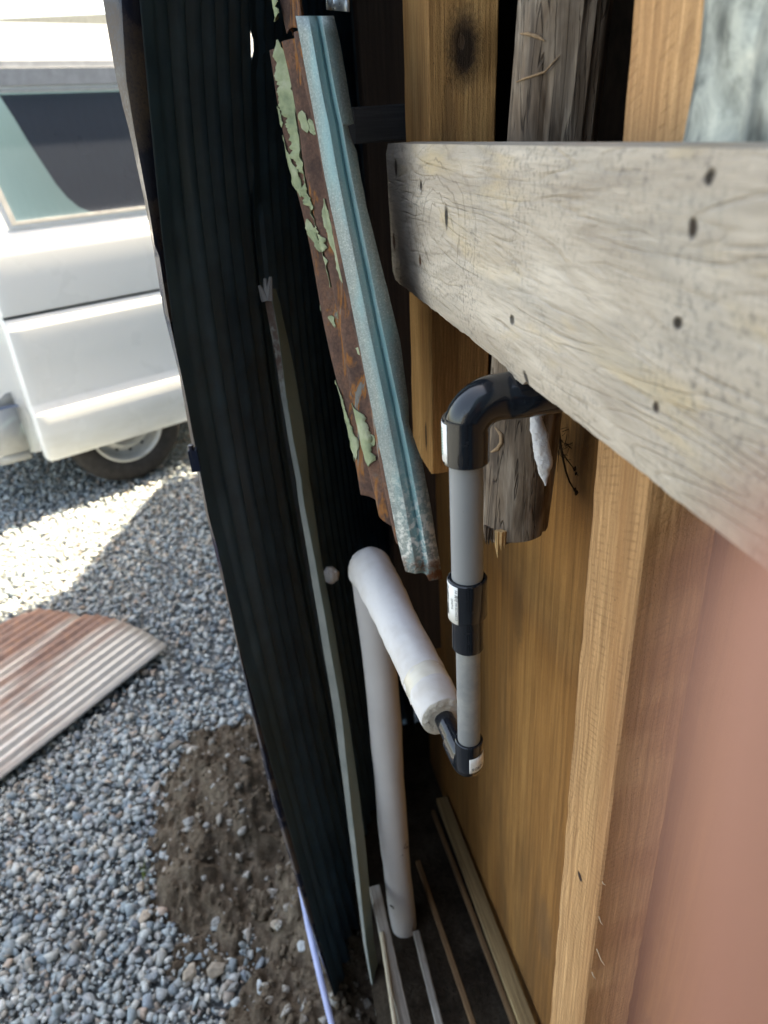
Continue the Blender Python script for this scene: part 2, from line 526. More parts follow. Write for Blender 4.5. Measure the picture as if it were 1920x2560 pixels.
# unseen concrete block wall, added behind the viewer to block light
M_BLOCK = plain('grey_concrete_block', (.30, .30, .29), .9, .2, var=.2, scale=12, bump=.4)
bw = thing('blocker_wall', 'unseen grey concrete block wall added behind the camera to block light', 'wall', (-1.2, -1.9, 0))
blk = MB().box((-1.2, -1.975, 0), (-.81, -1.825, .19))
bme = None
for r_ in range(12):
    for c_ in range(8):
        x_ = -3.0 + c_*.40 + (.2 if r_ % 2 else 0)
        o = obj('block', blk, M_BLOCK, bw) if bme is None else bpy.data.objects.new('block', bme)
        if bme is None: bme = o.data
        else: C.objects.link(o); o.parent = bw
        o.location = (x_ + 1.2, 0, r_*.20)
# floor of soil inside the wall, rising towards the viewer
def floor_z(y): return .20 + .17 * (1.05 - y)
mb = MB()
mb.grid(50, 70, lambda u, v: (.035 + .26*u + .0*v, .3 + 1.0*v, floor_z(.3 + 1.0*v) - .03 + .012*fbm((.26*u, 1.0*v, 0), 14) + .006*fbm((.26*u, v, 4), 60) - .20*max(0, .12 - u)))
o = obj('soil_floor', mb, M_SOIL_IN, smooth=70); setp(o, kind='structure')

# ================================================================== PEELED CLADDING SHEET
R0 = .72
a0 = rad(-5.35); TH = rad(23)
P0 = np.array([R0*math.sin(a0), R0*math.cos(a0)]); DD = np.array([math.sin(TH), math.cos(TH)]); NN = np.array([DD[1], -DD[0]])
IN_EDGE = [(-200,332),(0,340),(165,347),(400,372),(570,390),(780,430),(1000,470),(1130,500),(1320,540),(1490,575),(1800,640),(2050,700),(2200,745),(2380,800),(2560,860),(2700,905)]
OUT_EDGE = [(-200,236),(0,258),(200,292),(330,325),(540,370),(790,412),(980,460),(1140,490),(1300,520),(1370,545),(1650,600),(2000,680),(2190,738),(2380,797),(2560,857),(2700,902)]
_pf = np.polyfit([p[0]/1000. for p in IN_EDGE], [p[1] for p in IN_EDGE], 3)
IN_EDGE = [(y, float(np.polyval(_pf, y/1000.))) for y in range(-200, 2701, 25)]
MID_EDGE = [(-200,292),(0,304),(200,316),(330,337),(540,376),(620,388),(790,420)]
def tab(tb, y): return float(np.interp(y, [p[0] for p in tb], [p[1] for p in tb]))

def edge_pt(tb, y, rr=R0): return at_r(tab(tb, y), y, rr)
rows = list(range(-200, 2701, 29))
sheet_thing = thing('cladding_sheet', 'dark blue-green corrugated cladding sheet swung open beside the van', 'metal sheet', (P0[0], P0[1], 0))
S_END = .249
def sheet_surface(s, y):
    e = edge_pt(IN_EDGE, y)
    k = min(1, max(0, (s - .02) / .05)) * min(1, (S_END - s) / .01)
    w_ = math.sin(2*math.pi*s/.034); h = .0062 * math.copysign(abs(w_)**.55, w_) * k + .004 * math.sin(y/310.0 + 1) * (1-k)
    p = e[:2] + DD * s + NN * h
    return (p[0], p[1], e[2])
ns = int(S_END / .034 * 12) + 1
mb = MB(); mb.grid(ns, len(rows), lambda u, v: sheet_surface(u*S_END, rows[int(round(v*(len(rows)-1)))]))
# upper extension, out of view
top_z = edge_pt(IN_EDGE, -200)[2]
mb.grid(ns, 2, lambda u, v: tuple(np.array(sheet_surface(u*S_END, -200)) + (0, 0, (2.5 - top_z) * v)))
obj('sheet', mb, M_CLAD, sheet_thing, smooth=50, solid=.0008)

t = T('scuffed_black_paint', .2, .2)
nz = t.noise(45, 6, .7); nb = t.noise(9, 3, .6); sp = t.noise(420, 3, .7)
dirt = t.math('MULTIPLY', t.ramp(nb, [(.47, 0.0), (.56, 1.0)]), t.ramp(sp, [(.3, .35), (.55, 1.0)]))
dirt = t.math('MULTIPLY', dirt, t.smooth(t.sep()[2], 1.60, 1.53))
col = t.mix(dirt, (.016, .021, .040), (.10, .078, .064))  # blue in the base colour stands for sky reflected in the paint
col = t.mix(t.ramp(t.noise(1, 5, .7, 0, t.map((160, 160, 18))), [(.6, 0.0), (.72, .6)]), col, (.10, .095, .075))
t.color(col); t.rough(t.math('ADD', t.math('MULTIPLY', dirt, .5), .16)); t.bump(sp, .3, .0008)
M_FLANGE = t.m
mb = MB()
def flange_fn(u, v):
    y = rows[int(round(v*(len(rows)-1)))]
    wob = 3.0 * mnoise.noise(Vector((y*.02, 3, 0)))
    e = np.array(sheet_surface(0, y))
    if y <= 620:
        m = at_r(tab(MID_EDGE, y), y, R0 - .004)
    else:
        m = at_r((tab(IN_EDGE, y) + tab(OUT_EDGE, y)) / 2 + wob * .3, y, R0 - .002)
    o_ = at_r(tab(OUT_EDGE, y) + wob * (.6 if y < 1400 else .2), y, R0 + .010)
    return tuple([e, m, o_][int(round(u*2))])
mb.grid(3, len(rows), flange_fn)
obj('edge_flange', mb, M_FLANGE, sheet_thing, smooth=20, solid=.0008)
b = at_r(486, 1150, R0 - .008)
mb = MB(); mb.box(b - (.0045, .004, .012), b + (.0045, .006, .012)); mb.tube([b + (-.001, 0, .011), b + (-.001, 0, .017)], .003, 8)
obj('clip', mb, M_FLANGE, sheet_thing, smooth=30)

# second sheet behind: overlaps below, leaves a slit of daylight above
sheet2 = thing('corrugated_sheet', 'dark corrugated panel behind the narrow slit of daylight', 'metal sheet', (.1, 1.1, 0))
EZ = [edge_pt(IN_EDGE, y) for y in rows][::-1]
EZz = [e[2] for e in EZ]; EZx = [e[0] for e in EZ]; EZy = [e[1] for e in EZ]
ZB = row_z(.056, .947, 115)
def s2(u, v):
    z = float(np.interp(v, [0, 1], [.1, 2.5]))
    gap = 0.0
    if 1.36 < z < 1.75:
        gap = -.0045 - .0175*max(0, min(1, (1.43 - z)/.06)) + .0010*math.sin(z*37) + .014*math.exp(-((z - ZB)/.013)**2)
    else: gap = -.022
    s = S_END + gap + u * (.87 - S_END)
    p = np.array([float(np.interp(z, EZz, EZx)), float(np.interp(z, EZz, EZy))]) + DD * s + NN * (.0038 + .0055*math.sin(2*math.pi*s/.034)*(1 if u > .03 else .0))
    return (p[0], p[1], z)
mb = MB(); mb.grid(170, 260, s2)
obj('panel', mb, M_CLAD, sheet2, smooth=50, solid=.0008)

# small light film of ribbed conduit outside the sheet
t = T('pale_blue_plastic', .3, .5); t.color(t.mix(t.noise(60, 3), (.34, .40, .66), (.44, .5, .74))); M_COND = t.m
pts, rr = [], []
A_ = [at_z(752, 2215, .22), at_z(772, 2320, .185), at_z(800, 2440, .16), at_z(832, 2570, .13), at_z(856, 2680, .10)]
for i in range(4):
    for k in range(34):
        f = k / 34
        pts.append(A_[i]*(1-f) + A_[i+1]*f); rr.append(.0052 + (.0011 if (k % 2) else 0))
mb = MB(); mb.tube(pts, rr, 12)
o = obj('ribbed_conduit', mb, M_COND, base=A_[-1], smooth=80); setp(o, 'thin ribbed pale blue conduit running down outside the dark cladding', 'conduit')

# ================================================================== OLD RUSTED SHEET, AQUA TRIM, GREEN ANGLE
AQ = [(40,740,795,835),(110,752,808,850),(180,765,820,863),(250,778,833,874),(309,789,846,884),(314,790,847,868),(345,796,852,877),(380,801,858,891),(450,814,871,903),(520,828,885,917),(700,866,922,962),(850,896,953,1000),(1000,925,985,1020),(1060,937,997,1021),(1110,947,1007,1040),(1150,955,1015,1054),(1250,975,1034,1074),(1340,992,1050,1088),(1400,1006,1060,1099)]
def aq_d(y): return .53 + (.65 - .53) * (y - 40) / 1400
t = T('aqua_painted_zinc', .42, .5, .25)
gx = t.sep()[0]
spk = t.noise(700, 3, .7); pat = t.noise(38, 4, .6, .5); bl = t.noise(1, 3, .6, 0, t.map((60, 60, 12)))
base = t.ramp(spk, [(.3, (.15, .185, .185)), (.55, (.24, .28, .275)), (.75, (.40, .43, .415))])
aq = t.mix(pat, (.11, .28, .315), (.2, .37, .39))
at_ = t.n('Attribute', attribute_name='paint_left').outputs['Fac']
mask = t.math('MULTIPLY', t.ramp(t.math('ADD', at_, t.math('MULTIPLY', t.math('SUBTRACT', bl, .5), 1.3)), [(.35, 0.0), (.9, 1.0)]), .85)
col = t.mix(mask, base, aq)
col = t.mix(t.ramp(t.vor(240), [(.0, .7), (.12, 0.0)]), col, (.62, .64, .62))
zz = t.sep()[2]
low = t.math('MULTIPLY', t.smooth(zz, .13, .0), t.ramp(t.noise(170, 4, .7), [(.46, 0.0), (.58, 1.0)]))
col = t.mix(low, col, (.7, .7, .67))
rust = t.math('MULTIPLY', t.smooth(zz, .03, .006), t.ramp(t.noise(90, 4, .7), [(.4, 0.0), (.55, 1.0)]))
col = t.mix(rust, col, (.14, .055, .025))
t.color(col); t.bump(spk, .3, .0008); t.rough(t.ramp(pat, [(.3, .35), (.7, .6)]))
M_AQUA = t.m
mb = MB()
base_aq = at_d(1066, 1440, .65)
V = []
ys = [r[0] for r in AQ]
yy = sorted(set(ys + list(range(40, 1401, 40))))
for y in yy:
    L_, G_, R_ = [float(np.interp(y, ys, [r[i] for r in AQ])) for i in (1, 2, 3)]
    j = 1.6 * mnoise.noise(Vector((y*.03, 0, 0)))
    d = aq_d(y)
    for x, dd in ((L_ + j*.6, .004), (G_ - 24, .0005), (G_ - 9, .0022), (G_ - 2, .0052), (G_ + 4, .0030), (G_ + 10, .0), (R_ + j, .003)):
        V.append(at_d(x, y, d - .004 + dd))
# ragged bottom
for x, y, dd in ((1014, 1428, .004), (1038, 1434, .0005), (1050, 1432, .0022), (1058, 1432, .0052), (1066, 1436, .003), (1073, 1452, 0), (1106, 1446, .003)):
    V.append(at_d(x, y, aq_d(y) - .004 + dd))
nr = len(yy) + 1
mb.add(V, [(j*7+i, (j+1)*7+i, (j+1)*7+i+1, j*7+i+1) for j in range(nr-1) for i in range(6)])
o = obj('metal_trim', mb, M_AQUA, base=base_aq, smooth=28, solid=.0009)
pa = o.data.attributes.new('paint_left', 'FLOAT', 'POINT'); pa.data.foreach_set('value', [(.2, .6, .9, 1.0, .95, .65, .25)[i % 7] for i in range(len(o.data.vertices))])
setp(o, 'aqua tinted galvanised trim strip leaning over the rusty sheet', 'metal trim')

# rusted corrugated sheet behind it
t = T('rusted_steel', .9, .2)
a = t.noise(30, 6, .7, .4); b = t.noise(330, 4, .75); st = t.noise(1, 5, .65, .6, t.map((55, 55, 9)))
col = t.ramp(a, [(.32, (.065, .042, .036)), (.5, (.145, .082, .062)), (.62, (.20, .105, .07)), (.74, (.16, .125, .108))])
col = t.mix(t.ramp(b, [(.4, .5), (.62, 0.0)]), col, (.05, .032, .028))
org = t.ramp(st, [(.55, 0.0), (.6, 1.0), (.64, 0.0)])
col = t.mix(t.math('MULTIPLY', org, .8), col, (.34, .13, .03))
zn = t.ramp(st, [(.6, 0.0), (.66, 1.0)])
col = t.mix(t.math('MULTIPLY', zn, .75), col, (.22, .23, .21))
t.color(col); t.bump(t.math('ADD', a, b), .6, .0015)
M_RUST = t.m
qd = rad(-15); Q = np.array([math.sin(qd), math.cos(qd)]); QN = np.array([-Q[1], Q[0]])
if QN[0] > 0: QN = -QN
def rust_surf(u, y, off=0.0):
    """u metres away from the trim's left edge, y picture row along its length."""
    L_ = float(np.interp(y, [-60] + ys, [724] + [r[1] for r in AQ]))
    e = at_d(L_ + 14, y, aq_d(y) + .008)
    h = .005 * math.sin(2*math.pi*(u/.034) + .9) + .0015*math.sin(y/90. + u*60)
    p = e[:2] + Q * u + QN * (h + off)
    return np.array([p[0], p[1], e[2]])
W_R = .095
def rust_bot(u): return 1356 - 480*u + 5*math.sin(u*230) + 8*math.sin(u*61)
rust_sheet = thing('rusty_sheet', 'rusty corrugated steel sheet with peeling green paint behind the aqua trim', 'metal sheet', base_aq + (-.05, .15, .05))
NU, NV = 60, 80
mb = MB()
mb.grid(NU, NV, lambda u, v: rust_surf((u - .10)*W_R, rust_bot(u*W_R) + (75 + 25*u - rust_bot(u*W_R)) * v))
obj('sheet', mb, M_RUST, rust_sheet, smooth=60, solid=.001)
mb = MB()
mb.grid(24, 20, lambda u, v: rust_surf((u*.75 + .02)*W_R*.75, 60 + 6*math.sin(u*20) + (-60 - 60) * v, -.006))
obj('upper_sheet', mb, M_RUST, rust_sheet, smooth=60, solid=.001)
t = T('peeling_green_paint', .7, .3)
g = t.noise(45, 5, .65)
t.color(t.ramp(g, [(.32, (.16, .20, .12)), (.5, (.28, .32, .19)), (.7, (.40, .42, .30))])); t.bump(g, .4, .001)
M_PAINT = t.m
def flake(y0, y1, ua, ub, wa, wb, seed, amp=.002):
    """Curling strip of paint along the sheet from row y0 to y1."""
    n = max(10, int((y1 - y0) / 4)); mb = MB(); V = []
    for i in range(n + 1):
        f = i / n; y = y0 + (y1 - y0) * f
        w = (wa + (wb - wa) * f) * min(1, 7*f + .05, 5*(1 - f) + .05)
        hw = [max(.0003, w*(.5 + .34*mnoise.noise(Vector((y*.017, seed + sd_, 0))) + .20*mnoise.noise(Vector((y*.055, seed + sd_, 3))) + .10*mnoise.noise(Vector((y*.17, seed + sd_, 5))))) for sd_ in (0, 20)]
        c = ua + (ub - ua) * f + .002*mnoise.noise(Vector((y*.015, seed, 9)))
        for k in range(5):
            q = k/4*2 - 1
            V.append(rust_surf(c + (q*hw[0] if q < 0 else q*hw[1]), y, .0012 + amp*q*q*(.5 + mnoise.noise(Vector((y*.04, seed + q*3, 2))))))
    mb.add(V, [(j*5+i, (j+1)*5+i, (j+1)*5+i+1, j*5+i+1) for j in range(n) for i in range(4)])
    return obj('paint_flake', mb, M_PAINT, rust_sheet, smooth=50, solid=.0004)
flake(72, 735, .062, .042, .018, .030, 1.0)
flake(330, 500, .074, .066, .007, .010, 2.0)
flake(500, 790, .026, .022, .005, .007, 3.0)
flake(560, 650, .066, .062, .006, .006, 4.0)
flake(765, 830, .050, .048, .006, .005, 5.0)
flake(1035, 1195, .040, .034, .019, .024, 6.0)
flake(1000, 1210, .074, .068, .010, .012, 7.0)
flake(-40, 34, .042, .04, .016, .016, 8.0)

for k in range(16):
    y_ = random.uniform(250, 1280); u_ = random.uniform(.02, .082); L_ = random.uniform(14, 60)
    flake(y_, y_ + L_, u_, u_ - .002, random.uniform(.003, .008), random.uniform(.002, .006), 30.0 + k*7.3, .001)
# scrap of bright zinc hanging at the top
t = T('bright_zinc', .3, .5, .85); zn = t.noise(40, 4); t.color(t.ramp(zn, [(.3, (.42, .46, .48)), (.7, (.62, .66, .68))])); t.bump(zn, .25, .002); t.rough(t.ramp(zn, [(.3, .22), (.7, .45)])); M_ZINC = t.m
mb = MB()
def zf(u, v):
    y = -160 + 184*v + 6*u
    return at_d(811 + 57*u + 6*v, y, .60 + .006*math.sin(u*5))
mb.grid(8, 6, zf)
o = obj('zinc_scrap', mb, M_ZINC, base=at_d(840, 20, .6), smooth=40, solid=.0008); setp(o, 'small bright zinc offcut hanging above the aqua trim', 'metal scrap')

# green-grey steel angle standing against the cladding
t = T('green_grey_paint', .5, .4)
g = t.noise(20, 5); z_ = t.sep()[2]
col = t.mix(t.ramp(g, [(.3, 0.0), (.7, 1.0)]), (.20, .225, .215), (.31, .33, .315))
rb = t.math('MULTIPLY', t.smooth(z_, 1.02, 1.09), t.ramp(t.noise(80, 4, .7), [(.38, 0.0), (.55, 1.0)]))
col = t.mix(rb, col, (.09, .055, .045)); t.color(col); t.bump(g, .2, .001); M_ANG = t.m
t = T('green_grey_paint_inner', .55, .4); t.color(t.mix(t.noise(25, 4), (.17, .24, .215), (.24, .30, .275))); M_ANG2 = t.m
GL = [(722,648,672,688),(760,656,682,700),(800,664,690,708),(900,684,704,730),(1000,700,716,748),(1100,717,733,764),(1200,735,753,772),(1240,740,756,780),(1400,765,787,803),(1600,797,822,840),(1790,828,855,870),(1815,832,857,874),(2000,858,876,900),(2100,870,888,912),(2350,905,914,934),(2480,930,934,955),(2540,940,942,962)]
gy = [g_[0] for g_ in GL]
angle = thing('steel_angle', 'thin grey-green steel angle standing against the dark cladding', 'steel angle', at_r(945, 2540, .655))
GT = at_r(672, 722, .80); GB = at_r(944, 2540, .655)
def on_angle(x, y, dr):
    rr_ = .8
    for _ in range(12):
        z_ = at_r(x, y, rr_)[2]
        rr_ = .655 + (.80 - .655) * (z_ - GB[2]) / (GT[2] - GB[2])
    return at_r(x, y, rr_ + dr)
def gcol(mb, ia, ib, da, db):
    V = []
    yy_ = list(range(722, 2541, 34)) + [2540]
    for y in yy_:
        xa, xb = [float(np.interp(y, gy, [g_[i] for g_ in GL])) for i in (ia, ib)]
        if ia == 1: xa += (xb - xa)*.30
        j = 1.0*mnoise.noise(Vector((y*.012, 1, 0)))
        V.append(on_angle(xa + j, y, da)); V.append(on_angle((xa+xb)/2 + j, y, (da+db)/2)); V.append(on_angle(xb + j, y, db))
    mb.add(V, [(j*3+i, (j+1)*3+i, (j+1)*3+i+1, j*3+i+1) for j in range(len(yy_)-1) for i in range(2)])
mb = MB(); gcol(mb, 1, 2, .004, .0); obj('outer_leg', mb, M_ANG, angle, solid=.0008)
mb = MB(); gcol(mb, 2, 3, .0, .022); obj('inner_leg', mb, M_ANG2, angle, solid=.0008)
mb = MB()
tp = at_r(664, 722, .80)
for (dx, dz, dy) in ((-.006, .004, 0), (.001, .010, .004), (.007, .012, -.002), (.004, .005, .003)):
    mb.tube([tp + (dx*.3, 0, -.012), tp + (dx, dy, dz)], [.005, .0018], 6)
obj('torn_end', mb, plain('torn_grey_metal', (.22, .21, .21), .6), angle, smooth=30)

# pale chip of foam wedged behind the angle
t = T('old_white_foam', .95, .1); f = t.noise(180, 4, .7); t.color(t.mix(f, (.62, .6, .58), (.8, .79, .77))); t.bump(f, .7, .003); M_FOAMCHIP = t.m
def lump(name, c, r, mat, seed, nseg=14, rough=.25):
    mb = MB()
    def fn(u, v):
        th = math.pi * (.001 + .998*v); ph = 2*math.pi*u
        d = np.array([math.sin(th)*math.cos(ph), math.sin(th)*math.sin(ph), math.cos(th)])
        k = 1 + rough * fbm(tuple(d + seed), 1.6)
        return tuple(np.array(c) + d * np.array(r) * k)
    mb.grid(nseg*2+1, nseg, fn)
    return obj(name, mb, mat, base=c, smooth=60)
o = lump('foam_chip', at_r(826, 1437, .86), (.012, .008, .013), M_FOAMCHIP, 4.0, rough=.5); setp(o, 'small white foam chip wedged behind the steel angle', 'foam scrap')

# ================================================================== WALL TIMBERS
YEL = dict(light=(.72, .42, .17), mid=(.58, .31, .115), dark=(.38, .175, .06))
XC = .18
YC = XC / math.tan(rad(15.0))
d1, d2 = .086, .0615
zb = row_z(XC - .006, YC, 1186)
kn = at_y(1122, 120, YC)
cx0 = np.array([XC + d2/2 - .009, YC + d1/2, zb]); cx1 = np.array([XC + d2/2 + .024, YC + d1/2, 2.5])
kz = kn[2] - zb
M_STUD1 = wood('sawn_stud_wood', across=110, along=5, spots=[((0.001, -d1/2, kz), (.0155, .02, .030), (.20, .115, .05), .75), ((0.001, -d1/2, kz), (.0110, .02, .0205), (.075, .04, .02), .85), ((0.0015, -d1/2, kz - .002), (.0075, .02, .015), (.028, .017, .011), .8), ((-.002, -d1/2, kz + .004), (.003, .02, .006), (.14, .08, .045), .6), ((-d2/2, -.02, .035), (.006, .004, .016), (.03, .018, .012), .9), ((-.012, -d1/2, kz - .07), (.006, .02, .05), (.22, .12, .05), .5)], **YEL)
stud = plank('stud', cx0, cx1, (1, 0, 0), d2, d1, M_STUD1, seg=70, jit=.0014)
setp(stud, 'yellow sawn stud with a dark knot, cut off short left of the black elbow', 'wooden stud')
X2 = .20; Y2 = X2 / math.tan(rad(33.1)); e1, e2 = .062, .046
M_STUD2 = wood('sawn_stud_wood_pale', (.72, .445, .235), (.61, .35, .165), (.42, .21, .088), saw=.28, across=75, along=3.0, loc=(.3, .1, .2),
    spots=[((-.0, -e1/2, .34), (.012, .02, .02), (.10, .06, .035), .85), ((.012, -e1/2, .14), (.010, .02, .018), (.09, .055, .03), .85), ((-e2/2, .0, .72), (.003, .004, .004), (.04, .02, .015), 1)])
stud2 = plank('stud', (X2 + e2/2, Y2 + e1/2, .18), (X2 + e2/2 - .004, Y2 + e1/2, 2.5), (1, 0, 0), e2, e1, M_STUD2, seg=140, jit=.0020,
    wane=lambda z, c: (max(0, .010 - abs(z - .19)*.09) if c == 1 else 0))
setp(stud2, 'pale sawn stud running full height in front of the plywood, nearest the camera', 'wooden stud')

# loose fibres along the near edge of the pale stud
rg = random.Random(21)
for (px_, py_, l_) in ((1495, 2055, .016), (1492, 2372, .022), (1497, 2290, .012), (1560, 1560, .006), (1540, 1700, .006), (1505, 2200, .008), (1480, 2430, .010), (1600, 1400, .005)):
    q = at_x(px_, py_, X2 + .001); mb = MB()
    dz = rg.uniform(-.8, .3)
    mb.tube([q, q + (-.0006, -.004*l_/.01, dz*l_*.5), q + (.0004, -.006*l_/.01, dz*l_)], [.0005, .0004, .00012], 5)
    o = obj('splinter', mb, plain('loose_fibre', (.42, .33, .22), .9) if 'loose_fibre' not in bpy.data.materials else bpy.data.materials['loose_fibre'], smooth=60)
    o.parent = stud2; o.matrix_parent_inverse = stud2.matrix_world.inverted()
# round pole
t = T('weathered_pole', .9, .2)
st = t.noise(1, 6, .65, .3, t.map((130, 130, 7))); bg_ = t.noise(1, 4, .6, 1.0, t.map((30, 30, 9))); ck = t.noise(1, 3, .5, 1.5, t.map((70, 70, 4)))
col = t.ramp(bg_, [(.3, (.085, .056, .038)), (.48, (.18, .135, .10)), (.62, (.30, .245, .195)), (.75, (.22, .15, .095))])
col = t.mix(t.ramp(st, [(.35, .8), (.55, 0.0)]), col, (.045, .034, .028))
crk = t.ramp(ck, [(.485, 0.0), (.497, 1.0), (.503, 1.0), (.515, 0.0)])
col = t.mix(t.math('MULTIPLY', crk, .6), col, (.012, .009, .008))
t.color(col); t.bump(t.math('SUBTRACT', st, crk), .8, .002); M_POLE = t.m
YP = .5
zlb = at_y(1285, 1348, YP - .02)[2]
def pole_c(z): return np.array([.197 + (z - zlb) * .068, YP, z])
pole = thing('pole', 'grey weathered round pole with cracks and torn end behind the black elbow', 'pole', pole_c(zlb))
mb = MB(); V = []; n = 40; nzr = 130
for i in range(nzr + 1):
    z = zlb + (2.5 - zlb) * (i / nzr) ** 1.5
    c = pole_c(z)
    for k in range(n):
        a = 2*math.pi*k/n
        q = (math.cos(a), math.sin(a), z*.35)
        r = .0288 + .0022*fbm((q[0], q[1], z*2.5), 1.3) + .0011*fbm((q[0]*3, q[1]*3, z*3), 2.0)
        g_ = mnoise.noise(Vector((q[0]*4.5, q[1]*4.5, z*1.5)))
        r -= .004 * max(0, 1 - abs(g_)*14)
        if i < 2: r *= (.93, .985)[i]
        dz = 0 if i else (.004*random.random() - (.010*random.random() if math.cos(a - rad(205)) > .8 else 0))
        V.append(c + (r*math.cos(a), r*math.sin(a), dz))
Fs = [(i*n+k, i*n+(k+1) % n, (i+1)*n+(k+1) % n, (i+1)*n+k) for i in range(nzr) for k in range(n)] + [tuple(range(n))[::-1]]
mb.add(V, Fs); obj('trunk', mb, M_POLE, pole, smooth=50)
M_SPL = wood('fresh_split_wood', (.72, .5, .27), (.6, .38, .18), (.42, .25, .1), rings=False)
for (px_, py_, ln, w_) in ((1243, 1343, .020, .0022), (1252, 1343, .013, .003), (1260, 1343, .011, .002), (1214, 1330, .012, .0016), (1221, 1334, .011, .0018), (1229, 1338, .008, .0016)):
    q = at_y(px_, py_, YP - .024)
    mb = MB(); mb.tube([q + (0, 0, .006), q + (0, 0, -ln*.4), q + (.0006, 0, -ln)], [w_, w_*.8, .0002], 6)
    obj('splinter', mb, M_SPL if px_ > 1235 else M_POLE, pole, smooth=40)
# scars where branches and bark came away
M_SCAR = wood('pale_scar', (.42, .30, .19), (.33, .22, .13), (.22, .14, .08), rings=False)
def scar(pts_, w_, depth=.0012):
    mb = MB(); V = []
    for i, (px_, py_) in enumerate(pts_):
        q = at_y(px_, py_, YP)
        c = pole_c(q[2]); r_ = ray(px_, py_); d_ = np.array([r_[0], r_[1]]); d_ /= np.linalg.norm(d_)
        # meet the pole's cylinder
        b_ = -np.dot(d_, c[:2]); cc = np.dot(c[:2], c[:2]) - .0292**2
        s_ = -b_ - math.sqrt(max(0, b_*b_ - cc)); xy = d_ * s_
        z_ = CAM_H + r_[2] / math.hypot(r_[0], r_[1]) * s_
        p = np.array([xy[0], xy[1], z_])
        ww = w_ * (.35 if i in (0, len(pts_) - 1) else 1)
        V.append((p, ww))
    mb.tube([v[0] for v in V], [v[1] for v in V], 8)
    return obj('bark_scar', mb, M_SCAR, pole, smooth=50)
scar([(1238, 1068), (1253, 1086), (1254, 1106), (1244, 1122), (1228, 1130)], .0018)
scar([(1300, 84), (1320, 84), (1345, 92), (1362, 102)], .0011)
scar([(1290, 205), (1312, 196), (1338, 188), (1362, 180), (1380, 160), (1400, 138)], .0007)

# weathered grey board nailed across the studs
BX, BT = .15, .028
bz0, bz1 = 1.317, 1.438
t = T('weathered_grey_board', .92, .15)
oc = t.oc()
g1 = t.noise(1, 7, .75, .3, t.map((420, 26, 400))); g2 = t.noise(1, 4, .6, 1.2, t.map((20, 4.2, 22))); g3 = t.noise(260, 4, .7)
col = t.ramp(g2, [(.3, (.37, .305, .245)), (.5, (.54, .46, .375)), (.68, (.66, .575, .48))])
col = t.mix(t.ramp(g1, [(.3, .75), (.52, 0.0)]), col, (.33, .275, .215))
yl = t.ramp(t.noise(1, 3, .6, .8, t.map((14, 7, 30), loc=(3, 1, 2))), [(.56, 0.0), (.7, .55)])
col = t.mix(yl, col, (.62, .48, .29))
mold = t.math('MULTIPLY', t.ramp(g3, [(.34, 1.0), (.5, 0.0)]), t.ramp(t.noise(13, 4, .6), [(.42, 0.0), (.62, 1.0)]))
col = t.mix(t.math('MULTIPLY', mold, .7), col, (.17, .155, .14))
biggrey = t.ramp(t.noise(1, 4, .6, .6, t.map((10, 5, 24), loc=(5, 2, 9))), [(.5, 0.0), (.72, .6)])
col = t.mix(biggrey, col, (.33, .305, .27))
cn = t.noise(1, 3, .5, .7, t.map((9, 2.6, 17), loc=(.7, .25, .35)))
fr = t.math('FRACT', t.math('MULTIPLY', cn, 15.0))
cl = t.ramp(t.math('ABSOLUTE', t.math('SUBTRACT', fr, .5)), [(.0, 1.0), (.05, .7), (.2, 0.0)])
cmask = t.ramp(t.noise(16, 5, .7, 0, t.map(loc=(2, 5, 1))), [(.36, 0.0), (.66, 1.0)])
cl = t.math('MULTIPLY', cl, cmask)
col = t.mix(t.math('MULTIPLY', cl, .13), col, (.19, .155, .125))
h = t.math('SUBTRACT', t.math('ADD', g1, t.math('MULTIPLY', g3, .4)), cl)
BASE_B = np.array([BX, .1, bz0])
rc_ = at_x(1090, 560, BX) - BASE_B
sp3 = t.sep()
dy_ = t.math('MULTIPLY', t.math('SUBTRACT', sp3[1], float(rc_[1])), .55); dz_ = t.math('SUBTRACT', sp3[2], float(rc_[2]))
dd_ = t.math('SQRT', t.math('ADD', t.math('MULTIPLY', dy_, dy_), t.math('MULTIPLY', dz_, dz_)))
dd_ = t.math('ADD', dd_, t.math('MULTIPLY', t.noise(26, 3, .6), .022))
ring = t.ramp(t.math('SINE', t.math('MULTIPLY', dd_, 620.0)), [(.78, 0.0), (.99, 1.0)])
ring = t.math('MULTIPLY', ring, t.math('MULTIPLY', t.smooth(dd_, .085, .045), t.ramp(t.noise(40, 3), [(.4, .1), (.6, .55)])))
col = t.mix(ring, col, (.17, .135, .10))
for (px_, py_, ry, rz, cc) in ((1052, 464, .0042, .0042, (.012,.01,.01)), (1116, 543, .0046, .0085, (.03,.03,.032)), (990, 420, .006, .008, (.08,.05,.03)), (985, 605, .007, .009, (.10,.05,.03)), (1050, 652, .004, .005, (.13,.06,.03)), (1772, 442, .0028, .0028, (.02,.015,.012)), (1732, 570, .0026, .0036, (.03,.018,.012)), (1695, 808, .0032, .0026, (.02,.014,.01)), (1640, 1018, .0024, .0026, (.04,.025,.02)), (1310, 948, .004, .005, (.05,.045,.045)), (1280, 800, .004, .003, (.08,.07,.06)), (1200, 900, .004, .003, (.1,.08,.06))):
    q = at_x(px_, py_, BX) - BASE_B
    sp = t.spot(tuple(q), (.01, ry*.8, rz*.8), .4, t.noise(260, 4, .7))
    col = t.mix(t.math('MULTIPLY', sp, .93), col, cc); h = t.math('SUBTRACT', h, t.math('MULTIPLY', sp, 2.0))
t.color(col); t.bump(h, .9, .002); M_BOARD = t.m
mb = MB()
BY0, BY1 = -.45, .716
NB, NH = 220, 14
